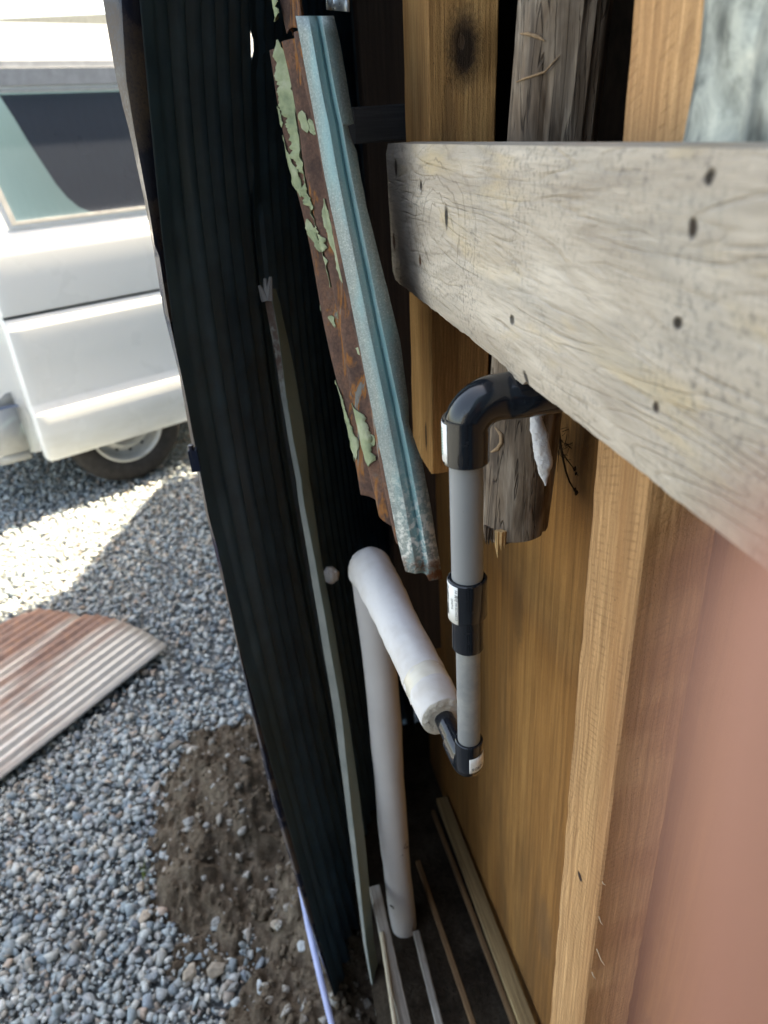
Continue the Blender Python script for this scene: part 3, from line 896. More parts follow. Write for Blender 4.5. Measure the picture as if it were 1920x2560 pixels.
def bot(y): return bz0 + .0018*fbm((y*1.0, 0, 0), 30) + .0012*fbm((y, 2, 0), 120) - (.0035 if .375 < y < .40 else 0)
def bfront(u, v):
    y = BY0 + (BY1 - BY0)*u
    z = bot(y) + (bz1 - bot(y))*v
    rnd = .0022 * (max(0, 1 - v/.06)**2 + max(0, (v - .95)/.05)**2)
    end = .0012*fbm((0, z, 1), 90) if u > .999 else 0
    return (BX + rnd + .0006*fbm((y, z, 0), 60) + .0004*fbm((y*.4, z, 3), 260), y + end, z)
def bback(u, v):
    y = BY0 + (BY1 - BY0)*u
    return (BX + BT, y, bot(y) + (bz1 - bot(y))*v)
Vf = [bfront(i/NB, j/NH) for j in range(NH+1) for i in range(NB+1)]
Vb = [bback(i/NB, j/NH) for j in range(NH+1) for i in range(NB+1)]
N1 = NB + 1; off = len(Vf)
Fs = []
for j in range(NH):
    for i in range(NB):
        a_ = j*N1 + i
        Fs.append((a_, a_+N1, a_+N1+1, a_+1)); Fs.append((off+a_, off+a_+1, off+a_+N1+1, off+a_+N1))
for i in range(NB):
    Fs.append((i, i+1, off+i+1, off+i)); a_ = NH*N1 + i; Fs.append((a_+1, a_, off+a_, off+a_+1))
for j in range(NH):
    a_ = j*N1; Fs.append((a_+N1, a_, off+a_, off+a_+N1)); a_ += NB; Fs.append((a_, a_+N1, off+a_+N1, off+a_))
mb.add(Vf + Vb, Fs)
board = obj('board', mb, M_BOARD, base=BASE_B, smooth=45)
setp(board, 'wide weathered grey board nailed level across the studs, with nail holes', 'wooden board')

# plywood lining
M_PLY = wood('plywood', (.48, .245, .082), (.39, .185, .058), (.26, .112, .034), across=45, along=1.8, rough=.6, rings=False, dirt=((.10, .055, .025), .75),
    spots=[((-.12, -.006, .55), (.012, .02, .02), (.10, .05, .02), .6), ((.10, -.006, .35), (.03, .02, .07), (.16, .09, .045), .5), ((.22, -.006, .78), (.02, .02, .05), (.15, .08, .035), .5)])
PX = .262
plank('plywood', (PX + .006, .42, .16), (PX + .006, .42, 1.30), (0, 1, 0), 1.44, .012, M_PLY, seg=6, ch=.0005, jit=.0003)
ply = bpy.data.objects['plywood']; setp(ply, 'golden brown plywood panel lining the wall behind the grey pipe', 'plywood panel')

# galvanised sheet at the right, above the board
mb = MB()
def gz(u, v):
    y = .302 - .24*u; z = 1.345 + 1.0*v
    return (.192 + .006*fbm((y, z, 0), 11) + .0022*fbm((y, z, 3), 34) + (.004*math.exp(-((y - .272)/.006)**2)), y, z)
mb.grid(70, 170, gz)
t = T('dull_galvanised_steel', .45, .5, .35)
sp = t.noise(55, 5, .65, .8); sc = t.noise(1, 4, .6, .8, t.map((45, 45, 26)))
t.color(t.ramp(t.math('ADD', t.math('MULTIPLY', sp, .5), t.math('MULTIPLY', sc, .5)), [(.38, (.10, .11, .105)), (.5, (.30, .315, .29)), (.62, (.50, .50, .44))])); t.rough(t.ramp(sp, [(.3, .28), (.7, .55)])); t.bump(sc, .3, .002)
o = obj('galvanised_sheet', mb, t.m, base=(.192, .18, 1.25), smooth=60, solid=.001); setp(o, 'crumpled galvanised metal sheet above the grey board at the right', 'metal sheet')

# dark timbers deep inside the wall
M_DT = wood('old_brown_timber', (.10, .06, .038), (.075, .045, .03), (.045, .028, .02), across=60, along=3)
o = plank('wall_batten', (.235, 1.02, .6), (.235, 1.02, 2.5), (1, 0, 0), .10, .03, M_DT, seg=20); setp(o, 'dark brown upright batten deep behind the yellow stud', 'wooden batten')
M_GT = wood('old_grey_timber', (.05, .05, .052), (.036, .036, .04), (.02, .02, .022), across=60, along=3)
q = at_y(955, 310, .80)
o = plank('blocking_piece', (q[0] - .032, .80, q[2]), (q[0] + .08, .80, q[2]), (0, 0, 1), .032, .05, M_GT, seg=8); setp(o, 'grey timber offcut lying level behind the end of the grey board', 'timber offcut')

# ================================================================== WATER PIPE
t = T('black_pvc', .16, .5); n_ = t.noise(120, 4, .7); n2 = t.noise(14, 3)
t.color(t.mix(t.ramp(n_, [(.62, 0.0), (.8, .5)]), (.010, .012, .016), (.06, .06, .06))); t.rough(t.ramp(n2, [(.3, .06), (.75, .2)])); M_BLACK_PVC = t.m
t = T('grey_pvc', .45, .45); n_ = t.noise(18, 4); n2 = t.noise(300, 3, .7)
t.color(t.mix(t.ramp(n2, [(.68, 0.0), (.75, .5)]), t.mix(n_, (.205, .215, .225), (.25, .26, .27)), (.1, .1, .1))); t.rough(t.ramp(n_, [(.3, .38), (.7, .55)])); M_GREY_PVC = t.m
t = T('grey_pvc_dusty', .5, .4); n_ = t.noise(26, 5, .65)
t.color(t.mix(t.ramp(n_, [(.45, 0.0), (.7, 1.0)]), (.215, .225, .23), (.34, .335, .32))); M_GREY2 = t.m
t = T('white_foam_insulation', .8, .2); n_ = t.noise(380, 3, .7); n2 = t.noise(11, 4, .6)
col = t.mix(t.ramp(n2, [(.44, 0.0), (.72, .75)]), (.68, .665, .665), (.42, .36, .29)); col = t.mix(t.ramp(n_, [(.66, 0.0), (.74, .5)]), col, (.3, .27, .25)); t.color(col); t.bump(n_, .25, .001); M_INS = t.m
t = T('cut_foam', .95, .1); n_ = t.noise(260, 4, .75); t.color(t.mix(n_, (.46, .42, .36), (.7, .66, .58))); t.bump(n_, .9, .003); M_CUT = t.m
t = T('clear_tape', .25, .5); n_ = t.noise(1, 3, .5, 0, t.map((20, 160, 20))); t.color(t.mix(n_, (.60, .54, .44), (.70, .66, .58))); M_TAPE = t.m
M_STICK = plain('white_sticker', (.8, .8, .78), .5, .4, var=.03)
M_INK = plain('black_ink', (.02, .02, .022), .6, .3)
M_GINK = plain('green_ink', (.25, .42, .33), .6, .3)

AX, AY = .1235, .3955
AXY = np.array([AX, AY])
FR = -AXY / np.linalg.norm(AXY); RT = np.array([-FR[1], FR[0]])       # towards the viewer, and to the right
def zr(py, r=0.0): return row_z(AX + FR[0]*r, AY + FR[1]*r, py)
def cyl_pt(r, th, z): 
    p = AXY + (FR*math.cos(th) + RT*math.sin(th)) * r
    return (p[0], p[1], z)
pipe = thing('water_pipe', 'grey and black plastic water pipe with foam insulated branch in front of the plywood', 'pipe', (AX, AY, zr(1950)))
r16, r13 = .011, .009
zA = zr(1004)                    # centre of the upper elbow's arm
zE_bot = zr(1178, .0148)
# upper elbow: socket, bend, arm towards the wall (+X)
re, rb = .0148, .020
pts = [(AX, AY, zE_bot), (AX, AY, zE_bot + .0008), (AX, AY, zE_bot + .030)]; rr = [re - .0008, re, re]
pts += [(AX, AY, zE_bot + .0305)]; rr += [re - .0003]
cb = zA - rb
pts += [(AX, AY, cb)]; rr += [re - .0003]
for k in range(1, 13):
    a = math.pi/2*k/12; pts.append((AX + rb*(1 - math.cos(a)), AY, cb + rb*math.sin(a))); rr.append(re - .0003)
pts += [(AX + rb + .006, AY, zA), (AX + rb + .0065, AY, zA), (AX + rb + .040, AY, zA), (AX + rb + .0408, AY, zA)]; rr += [re - .0003, re, re, re - .0008]
mb = MB(); mb.tube(pts, rr, 40)
elb = obj('upper_elbow', mb, M_BLACK_PVC, pipe, smooth=40)
mb = MB(); mb.tube([(AX + rb + .035, AY, zA), (AX + .16, AY, zA)], r16, 28); obj('wall_pipe', mb, M_GREY_PVC, pipe, smooth=40)
# moulded oval mark
mb = MB(); thm = math.asin(.2) * -1
cz = zr(1152, re)
ring = [cyl_pt(re + .0001, rad(-14) + .10*math.cos(a)*1.0, cz + .0042*math.sin(a)) for a in np.linspace(0, 2*math.pi, 25)]
mb.tube(ring, .00022, 6, cap=False); obj('moulded_mark', mb, M_BLACK_PVC, elb, smooth=60)
# upper grey pipe
zS_top = zr(1455, -.0)
mb = MB(); mb.tube([(AX, AY, zS_top - .012), (AX, AY, zE_bot + .012)], r16, 40); obj('grey_pipe', mb, M_GREY_PVC, pipe, smooth=40)
# reducing socket
ro, rs = .0138, .0114
zt = zr(1470, ro); zm = zr(1565, ro); zl = zr(1642, rs)
mb = MB(); mb.tube([(AX, AY, zt - .010), (AX, AY, zt - .0001), (AX, AY, zt), (AX, AY, zt), (AX, AY, zt - .0008), (AX, AY, zm + .001), (AX, AY, zm), (AX, AY, zm - .0014), (AX, AY, zl + .0006), (AX, AY, zl), (AX, AY, zl)],
                   [r16 + .0002, r16 + .0002, r16 + .0005, ro - .0008, ro, ro, ro - .0006, rs, rs, rs - .0006, r13], 44, cap=False)
red = obj('reducing_socket', mb, M_BLACK_PVC, pipe, smooth=35)
# lower, thinner grey pipe
zL_top = zr(1872, .0108)
mb = MB(); mb.tube([(AX, AY, zL_top - .014), (AX, AY, zl + .01)], r13, 40); obj('grey_pipe', mb, M_GREY2, pipe, smooth=40)
# lower elbow with its arm going back along the wall
rl = .0112
zC = zr(1926) ; d2v = np.array([math.sin(rad(-3.5)), math.cos(rad(-3.5))])
rb2 = .0145
mb = MB()
zc2 = zC
pts = [(AX, AY, zL_top - .012), (AX, AY, zL_top), (AX, AY, zL_top), (AX, AY, zL_top - .0007), (AX, AY, zc2 + rb2)]; rr = [r13 + .0003, r13 + .0003, rl - .0007, rl, rl]
for k in range(1, 13):
    a = math.pi/2*k/12
    o_ = AXY + d2v * rb2*(1 - math.cos(a)); pts.append((o_[0], o_[1], zc2 + rb2 - rb2*math.sin(a))); rr.append(rl)
e_ = AXY + d2v*(rb2 + .019); pts.append((e_[0], e_[1], zc2)); rr.append(rl)
e_ = AXY + d2v*(rb2 + .0197); pts.append((e_[0], e_[1], zc2)); rr.append(rl - .0007)
pts.append((e_[0], e_[1], zc2)); rr.append(r13)
mb.tube(pts, rr, 40, cap=False); lel = obj('lower_elbow', mb, M_BLACK_PVC, pipe, smooth=35)
def hp(s, dz=0): 
    p = AXY + d2v*s; return np.array([p[0], p[1], zc2 + dz])
# black pipe into the insulation
S0 = .062
mb = MB(); mb.tube([hp(.03), hp(S0 + .03)], r13, 32); obj('black_pipe', mb, M_BLACK_PVC, pipe, smooth=40)
# insulation sleeve (hollow cut end) that bends down at the far end
VB = at_z(922, 1420, zc2)
s_end = float(np.dot(VB[:2] - AXY, d2v)) + .010
ro1, ro2 = .0205, .0250
mb = MB(); V = []
secs = [(S0 + .030, .0100), (S0 + .0005, .0108), (S0, .0138), (S0 + .0004, .0180), (S0 + .002, ro1 - .0003)]
for k in range(26):
    f = k/25; secs.append((S0 + .004 + (s_end - .02 - S0 - .004)*f, ro1 + (ro2 - ro1)*f + .0006*math.sin(f*9)))
P_, Rr = [], []
for s, r in secs: P_.append(hp(s)); Rr.append(r)
bend_r = .020
for k in range(1, 9):
    a = math.pi/2*k/8
    q = hp(s_end - .02 + .0 + bend_r*math.sin(a)); q[2] = zc2 - bend_r*(1 - math.cos(a)); P_.append(q); Rr.append(ro2 + .0022*math.sin(2*a))
# Sleeve wall: jitter the cut ring
mb.tube(P_, Rr, 44, cap=False)
for i in range(44*5, len(mb.v)):
    v = np.array(mb.v[i]); cpt = P_[i//44]; mb.v[i] = tuple(cpt + (v - cpt)*(1 + .10*fbm(tuple(v), 28) + .05*fbm(tuple(v), 95)))
for i in range(44*5):
    v = np.array(mb.v[i]); j = fbm(tuple(v*1), 160) * .0022
    mb.v[i] = tuple(v + np.array([d2v[0], d2v[1], 0])*j)
ins = obj('insulation_sleeve', mb, M_INS, pipe, smooth=50)
mb = MB(); mb.tube([hp(s) for s, r in secs[:5]], [r + .0003 for s, r in secs[:5]], 44, cap=False)
for i in range(len(mb.v)):
    v = np.array(mb.v[i]); j = fbm(tuple(v), 160)*.0022 - .0006 + fbm(tuple(v), 420)*.0012
    mb.v[i] = tuple(v + np.array([d2v[0], d2v[1], 0])*j)
obj('cut_face', mb, M_CUT, ins, smooth=50)
tp_ = [hp(S0 + .034 + .0028*k) for k in range(9)]
mb = MB(); mb.tube(tp_, [ro1 + .0006] + [ro1 + .0016]*7 + [ro1 + .0008], 44, cap=False)
for i in range(len(mb.v)):
    v = np.array(mb.v[i]); cpt = tp_[i//44]; mb.v[i] = tuple(cpt + (v - cpt)*(1 + .10*fbm(tuple(v), 28) + .05*fbm(tuple(v), 95)) + np.array([d2v[0], d2v[1], 0])*fbm(tuple(v), 60)*.004)
obj('tape', mb, M_TAPE, ins, smooth=50)
for s in (.030, .058):
    q = hp(S0 + s) + np.array([-ro1*.98, 0, -.002])
    mb = MB(); mb.add([q + (.002, 0, .001), q + (-.0022, -.003, -.001), q + (-.0026, .004, .0015), q + (.002, .009, .002)], [(0, 1, 2, 3)])
    obj('tape_end', mb, M_TAPE, ins, solid=.0004)
# vertical sleeve
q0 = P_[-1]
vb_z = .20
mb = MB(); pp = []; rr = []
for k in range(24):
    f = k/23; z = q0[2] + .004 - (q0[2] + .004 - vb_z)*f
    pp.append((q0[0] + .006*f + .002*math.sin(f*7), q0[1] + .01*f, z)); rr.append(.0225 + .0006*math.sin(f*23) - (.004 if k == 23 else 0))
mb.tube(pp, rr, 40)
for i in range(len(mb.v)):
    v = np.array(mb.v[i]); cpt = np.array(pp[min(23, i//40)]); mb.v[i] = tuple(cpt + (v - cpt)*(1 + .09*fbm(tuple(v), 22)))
t = T('shaded_foam', .85, .15); n_ = t.noise(300, 3, .7); n2 = t.noise(9, 4, .6)  # greyer than the level sleeve: its shade is put into the colour
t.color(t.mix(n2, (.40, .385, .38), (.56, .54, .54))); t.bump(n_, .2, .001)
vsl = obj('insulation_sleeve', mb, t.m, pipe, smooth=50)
M_SMUT = plain('black_smut', (.012, .01, .009), .95, .1)
for (py_, th_, sz, ln) in ((2170, -.95, .0007, .022), (2150, .1, .0005, .010), (2140, .6, .0005, .012), (2285, -.9, .0007, .003), (2350, .8, .0008, .010)):
    k = .0231
    zz_ = row_z(q0[0], q0[1] - k, py_)
    ps = [(q0[0] + .004 + math.sin(th_ + .25*math.sin(i*2.0))*k, q0[1] + .008 - math.cos(th_ + .25*math.sin(i*2.0))*k, zz_ + ln*(i/4 - .5) + .0015*math.sin(i*5)) for i in range(5)]
    mb = MB(); mb.tube(ps, [sz*.5, sz, sz*.7, sz, sz*.4], 6); obj('dirt_mark', mb, M_SMUT, vsl, smooth=60)

# stickers --------------------------------------------------------------
def sticker(parent, r, th0, th1, z0, z1, slant=0.0, name='sticker'):
    mb = MB(); mb.grid(18, 4, lambda u, v: cyl_pt(r + .0002, th0 + (th1 - th0)*u, z0 + (z1 - z0)*v + slant*u))
    return obj(name, mb, M_STICK, parent, smooth=60, solid=.00012)
def text_mesh(s, size):
    cu = bpy.data.curves.new('print', 'FONT'); cu.body = s; cu.size = size; cu.resolution_u = 2
    to = bpy.data.objects.new('print', cu); C.objects.link(to)
    bpy.context.view_layer.update()
    dg = bpy.context.evaluated_depsgraph_get(); me = bpy.data.meshes.new_from_object(to.evaluated_get(dg))
    V = [tuple(v.co) for v in me.vertices]; Fs = [tuple(p.vertices) for p in me.polygons]
    bpy.data.objects.remove(to); bpy.data.meshes.remove(me)
    return V, Fs
def print_on(parent, s, size, fn, mat, name='print'):
    V, Fs = text_mesh(s, size)
    mb = MB(); mb.add([fn(x, y) for x, y, z in V], Fs)
    return setp(obj(name, mb, mat, parent), kind='stuff')
st1 = sticker(red, ro, rad(-100), rad(-28), zm - .0008, zt - .0012, name='sticker')
rt_ = ro + .0005
for (txt, size, th, zs_) in (('HI 異径 HI-RS16X13', .0030, -38, zt - .0035), ('224715', .0030, -54, zt - .0120)):
    print_on(st1, txt, size, lambda x, y, th=th, zs_=zs_: cyl_pt(rt_, rad(th) + y/ro, zs_ - x), M_INK)
mb = MB(); z = zt - .003; rb_ = random.Random(3)
while z > zm + .004:
    w = rb_.choice((.0003, .0003, .0006, .0008)); mb.grid(4, 2, lambda u, v, z=z, w=w: cyl_pt(rt_, rad(-82 + 16*u), z - w*v)); z -= w + rb_.choice((.0003, .0005, .0007))
setp(obj('barcode', mb, M_INK, st1), kind='stuff')
st2 = sticker(elb, re, rad(-100), rad(-50), zE_bot + .0025, zE_bot + .0285, name='sticker')
mb = MB(); z = zE_bot + .025
while z > zE_bot + .006:
    mb.grid(3, 2, lambda u, v, z=z: cyl_pt(re + .0005, rad(-80 + 9*u), z - .0011*v)); z -= .0019
setp(obj('print', mb, M_GINK, st2), kind='stuff')
th0 = rad(0); th1 = rad(86)
zs0 = zr(1934, rl); zs1 = zr(1900, rl)
st3 = sticker(lel, rl, th0, th1, zs0, zs1, slant=.0022)
print_on(st3, '10926', .0046, lambda x, y: cyl_pt(rl + .0005, rad(68) - x/rl, zs0 + .0052 - y + .0022*.6 + (-.0009 + .0018*((.0105-x)/.0105))), M_INK)
print_on(st3, '65', .0042, lambda x, y: cyl_pt(rl + .0005, rad(58) - x/rl, zs1 + .0010 - y + .0022*.6 + .0012), M_INK)

# foam fragment hanging under the arm
A_ = at_x(1338, 1040, .186); Bp = at_x(1362, 1213, .186)
t = T('torn_white_foam', .95, .1); f = t.noise(330, 4, .75); t.color(t.mix(f, (.66, .64, .64), (.86, .85, .85))); t.bump(f, .9, .003); M_TORN = t.m
pts, rr = [], []
for k in range(30):
    f = k/29; pts.append(A_*(1-f) + Bp*f + np.array([.0016*math.sin(f*3), 0, 0])); rr.append(max(.0004, .0056*min(1, .72 + f*.9)*min(1, (1-f)*3.2)**.7))
mb = MB(); mb.tube(pts, rr, 24)
for i in range(len(mb.v)):
    v = np.array(mb.v[i]); mb.v[i] = tuple(v + np.array([fbm(tuple(v), 190), fbm(tuple(v + 3), 190), fbm(tuple(v + 7), 150)])*.0019)
o = obj('foam_fragment', mb, M_TORN, base=A_, smooth=60); setp(o, 'torn white foam sliver hanging below the black elbow arm', 'foam scrap')

# dry roots and grass hanging on the plywood
M_ROOT = plain('dry_roots', (.035, .022, .013), .95, .1, var=.4)
rg = random.Random(5)
roots = thing('dry_root', 'tuft of dry dark roots hanging against the plywood under the board', 'dry roots', at_x(1400, 1130, PX - .006))
def strand(pp, r0, r1):
    mb = MB(); P3 = [at_x(x, y, PX - .006 - rg.random()*.004) for x, y in pp]
    mb.tube(P3, list(np.linspace(r0, r1, len(P3))), 5); obj('strand', mb, M_ROOT, roots, smooth=60)
strand([(1394, 1060), (1398, 1090), (1403, 1125), (1408, 1150), (1414, 1178), (1424, 1205), (1436, 1225), (1442, 1236)], .0014, .0005)
strand([(1404, 1130), (1418, 1150), (1432, 1168), (1446, 1190)], .0007, .0003)
strand([(1400, 1100), (1396, 1140), (1393, 1180)], .0005, .0002)
for _ in range(30):
    x, y = rg.gauss(1406, 9), rg.gauss(1125, 20); a = rg.uniform(0, 6.28); l = rg.uniform(10, 30)
    strand([(x, y), (x + l*.5*math.cos(a) + rg.uniform(-2, 2), y + l*.5*math.sin(a)), (x + l*math.cos(a), y + l*math.sin(a))], .0004, .0002)
for (x, y, s_) in ((1437, 1172, .0016), (1440, 1184, .0012), (1441, 1232, .0018), (1437, 1224, .0014)):
    q = at_x(x, y, PX - .007); mb = MB(); mb.tube([q + (0, -.001, s_*1.6), q, q + (0, .001, -s_*1.6)], [s_*.3, s_, s_*.3], 6); obj('bud', mb, M_ROOT, roots, smooth=60)

# ================================================================== WOOD STRIPS AT THE FOOT OF THE WALL
def floor_hit(px_, py_, dz=0.0):
    r = ray(px_, py_)
    lo, hi = .3, 3.0
    for _ in range(50):
        m = (lo + hi)/2; p = EYE + r*m
        if p[2] > floor_z(p[1]) + dz: lo = m
        else: hi = m
    return EYE + r*lo
def strip(p0, p1, w, h, mat, label, lift=.0):
    a = floor_hit(*p0, lift); b = floor_hit(*p1, lift)
    ext = (b - a); b2 = b + ext*.12
    o = plank('wood_strip', a, b2, (1, 0, 0), w, h, mat, seg=40, jit=.001); setp(o, label, 'wood strip'); return o
M_SA = wood('pale_lath', (.46, .35, .19), (.37, .265, .135), (.23, .15, .07), across=70, along=3, spots=[((.0, 0, .50), (.004, .02, .012), (.03, .018, .01), 1)])
M_SB = wood('brown_lath', (.27, .165, .085), (.2, .12, .06), (.11, .065, .035), across=70, along=3)
M_SC = wood('grey_offcut', (.40, .385, .35), (.33, .315, .285), (.25, .235, .21), across=90, along=4)
M_SD = wood('pale_offcut', (.62, .57, .45), (.52, .46, .35), (.36, .31, .22), across=90, along=4)
strip((1105, 2000), (1316, 2560), .024, .014, M_SA, 'long pale lath lying nearest the foot of the plywood', .012)
strip((1083, 2030), (1285, 2560), .008, .012, M_SB, 'thin brown lath pressed against the long pale lath', .006)
strip((1045, 2155), (1183, 2560), .009, .008, M_SB, 'narrow brown lath lying alone in the middle of the shaded soil', .006)
strip((1040, 2330), (1098, 2560), .012, .006, M_SC, 'short grey sliver of wood lying beside the insulated upright pipe', .006)
a = at_r(935, 2215, .735); b = at_r(1012, 2560, .575)
o = plank('wood_offcut', a, b + (b - a)*.2, (1, .2, 0), .018, .014, M_SC, seg=40, jit=.0012); setp(o, 'grey offcut standing beside the steel angle at the foot of the gap', 'timber offcut')
a = at_r(953, 2330, .675); b = at_r(987, 2560, .570)
o = plank('wood_offcut', a, b + (b - a)*.2, (1, .2, 0), .006, .011, M_SD, seg=40, jit=.001); setp(o, 'thin cream wood offcut leaning on the left of the grey offcut', 'timber offcut')

# ================================================================== YARD: CORRUGATED SHEET ON THE GRAVEL
t = T('rust_streaked_zinc', .6, .4, .35)
x_ = t.sep()
stt = t.noise(1, 5, .6, .3, t.map((26, 1.6, 1))); sm = t.noise(30, 4, .6); bigp = t.noise(1, 3, .5, .4, t.map((5, 2.0, 1)))
grad = t.smooth(x_[0], .02, .62)
f = t.math('ADD', t.math('ADD', t.math('MULTIPLY', stt, .55), t.math('MULTIPLY', bigp, .35)), t.math('MULTIPLY', grad, .22))
rf = t.ramp(f, [(.45, 0.0), (.60, .9)])
col = t.mix(rf, t.mix(sm, (.40, .39, .37), (.56, .55, .53)), t.ramp(sm, [(.3, (.17, .105, .09)), (.55, (.28, .165, .13)), (.75, (.36, .19, .11))]))
t.color(col); t.rough(t.math('ADD', t.math('MULTIPLY', rf, .35), .45)); t.bump(sm, .2, .002); M_CSHEET = t.m
g0 = at_z(418, 1612, .03); g1 = at_z(8, 1938, .03)
dv = nrm((g1 - g0)[:2]); nv = np.array([dv[1], -dv[0]])
if np.dot(nv, at_z(100, 1530, .03)[:2] - g0[:2]) < 0: nv = -nv
OUTL = []
for q in ((418, 1612), (352, 1572), (300, 1550), (240, 1536), (200, 1540), (165, 1530), (90, 1521), (40, 1545), (0, 1566)):
    p = at_z(*q, .03)[:2] - g0[:2]; OUTL.append((float(np.dot(p, nv)), float(np.dot(p, dv))))
OUTL.sort()
mb = MB()
def cs(u, v):
    w = u*.78
    cut = float(np.interp(w, [a[0] for a in OUTL], [a[1] for a in OUTL])) + .004*math.sin(2*math.pi*w/.0375)
    s = cut + v*1.9
    q = g0[:2] + nv*w + dv*s
    z = .028 + .0075*math.sin(2*math.pi*w/.0375) + .008*fbm((q[0], q[1], 0), 1.5) - (.006 if w < .01 else 0)
    return (q[0], q[1], z)
mb.grid(int(.78/.0375*8), 40, cs)
o = obj('corrugated_sheet', mb, M_CSHEET, base=(g0[0], g0[1], 0), smooth=60, solid=.0012)
# local axes follow the corrugations, so that streaks run along them
Mr = Matrix(((nv[0], dv[0], 0), (nv[1], dv[1], 0), (0, 0, 1)))
me = o.data; inv = Mr.inverted().to_4x4(); me.transform(inv); o.matrix_world = Matrix.Translation((g0[0], g0[1], 0)) @ Mr.to_4x4()
setp(o, 'rust streaked corrugated iron sheet lying on the gravel', 'metal sheet')

# larger stones on the soil
M_ROCKS = []
for i, c in enumerate(((.36, .31, .25), (.30, .30, .29), (.27, .235, .2), (.46, .5, .52), (.42, .35, .28))):
    t = T('field_stone_%d' % i, .9, .2); n_ = t.noise(60, 5, .7); t.color(t.ramp(n_, [(.3, tuple(a*.6 for a in c)), (.55, c), (.75, tuple(min(1, a*1.35) for a in c))])); t.bump(n_, .6, .003); M_ROCKS.append(t.m)
ROCKS = [(537, 2425, .030, .020, .018, 0, 15, 'buff blocky stone lying on the brown soil near the bottom edge'),
    (474, 2432, .026, .020, .014, 0, 60, 'round buff stone at the edge of gravel and soil near the bottom'),
    (622, 2330, .008, .034, .010, 2, -12, 'long thin brown stone standing out of the soil'),
    (362, 2290, .016, .024, .010, 4, -20, 'tan wedge shaped stone lying flat among the grey gravel'),
    (472, 2053, .020, .016, .013, 1, 20, 'pale rounded stone on top of the soil heap'),
    (516, 2064, .012, .012, .010, 1, 0, 'small pale round stone beside the larger one on the soil heap'),
    (385, 1975, .016, .042, .006, 2, -38, 'flat slanting brown slate at the edge of the soil heap'),
    (520, 1678, .040, .016, .012, 2, -25, 'long olive brown stone lying alone on the gravel above the soil'),
    (440, 1862, .030, .014, .012, 2, 25, 'dark brown stone on the upper edge of the soil heap'),
    (540, 2305, .014, .020, .010, 1, -30, 'grey oval stone upright in the soil'),
    (755, 2365, .016, .016, .010, 3, 30, 'white chalky stone beside the pale blue conduit'),
    (650, 2470, .008, .024, .006, 3, 5, 'thin white stone chip standing in the brown soil'),
    (695, 2310, .022, .016, .010, 0, -15, 'flat tan stone in the soil beside the dark cladding'),
    (583, 2470, .020, .012, .008, 1, 30, 'flat grey stone leaning against the buff blocky stone'),
    (352, 2215, .012, .018, .012, 4, 0, 'pinkish knobbly stone at the root of the green grass blades')]
for i, (px_, py_, rx, ry, rz, mi, rot, lab) in enumerate(ROCKS):
    p = at_z(px_, py_, .03); z = max(soil_z(p[0], p[1]), ground_h(p[0], p[1]) + .008); p = at_z(px_, py_, z + rz*.5)
    V, Fs = hull(26, 1.0, 500 + i)
    V = V / np.abs(V).max(axis=0)
    a = rad(rot); ca, sa = math.cos(a), math.sin(a)
    V = V*np.array([rx, ry, rz])*.75
    if ry > 1.7*rx and rz < .012: V = np.stack([V[:, 0], V[:, 1]*.8, V[:, 2] + V[:, 1]*.35], 1)
    V = np.stack([V[:, 0]*ca - V[:, 1]*sa, V[:, 0]*sa + V[:, 1]*ca, V[:, 2]], 1) + p
    mb = MB(); mb.add(V, [tuple(f_) for f_ in Fs])
    o = obj('stone', mb, M_ROCKS[mi], base=p)
    bv = o.modifiers.new('worn_edges', 'BEVEL'); bv.width = .0016; bv.segments = 2
    setp(o, lab, 'stone', 'larger stones on the soil and gravel')
# blades of grass
t = T('grass_blade', .6, .3); t.color(t.mix(t.noise(60, 2), (.10, .16, .035), (.22, .27, .07))); M_GRASS = t.m
gp = at_z(358, 2200, .02); rg = random.Random(8)
grass = thing('grass_tuft', 'few green grass blades growing out of the gravel', 'grass', gp)
for k in range(7):
    a = rg.uniform(0, 6.28); l = rg.uniform(.03, .06); lean = rg.uniform(.15, .6); w = .0013
    P3 = [gp + (math.cos(a)*l*lean*f*f + .012*f, math.sin(a)*l*lean*f*f + .004*f, l*f*(1 - .25*lean*f)) for f in np.linspace(0, 1, 6)]
    V = []
    for i, p in enumerate(P3): V += [p + (w*(1 - i/5.2), 0, 0), p + (0, w*.5, .0002), p - (w*(1 - i/5.2), 0, 0)]
    mb = MB(); mb.add(V, [(i*3+j, i*3+j+1, i*3+j+4, i*3+j+3) for i in range(5) for j in range(2)])
    obj('blade', mb, M_GRASS, grass, smooth=60, solid=.0003)

# ================================================================== VAN
VA = rad(62); VU = np.array([math.sin(VA), math.cos(VA), 0]); VN = np.array([VU[1], -VU[0], 0])   # along, and out towards the viewer
VO = at_z(285, 1222, 0)
def vw(s, off, z): return VO + VU*s + VN*off + np.array([0, 0, z])
t = T('white_van_paint', .22, .5); n_ = t.noise(2.2, 4, .6); n3 = t.noise(1, 4, .6, 0, t.map((3, 3, 9)))
zz = t.sep()[2]
dt = t.math('MULTIPLY', t.smooth(zz, .55, .2), t.ramp(n3, [(.4, 0.0), (.7, 1.0)]))
t.color(t.mix(t.math('MULTIPLY', dt, .5), t.mix(n_, (.86, .87, .86), (.9, .9, .89)), (.58, .56, .48))); t.rough(t.ramp(n_, [(.3, .2), (.7, .38)])); M_VAN = t.m
M_VTRIM = plain('van_grey_trim', (.34, .355, .38), .45)
M_VDARK = plain('van_dark_seam', (.015, .015, .016), .7, .3)
M_BUMP = plain('dusty_grey_bumper', (.42, .43, .43), .5, .4, var=.12, scale=8)
t = T('dark_window_glass', .05, .5); t.color(t.mix(t.noise(6, 3), (.008, .009, .012), (.018, .02, .026))); M_DGLASS = t.m
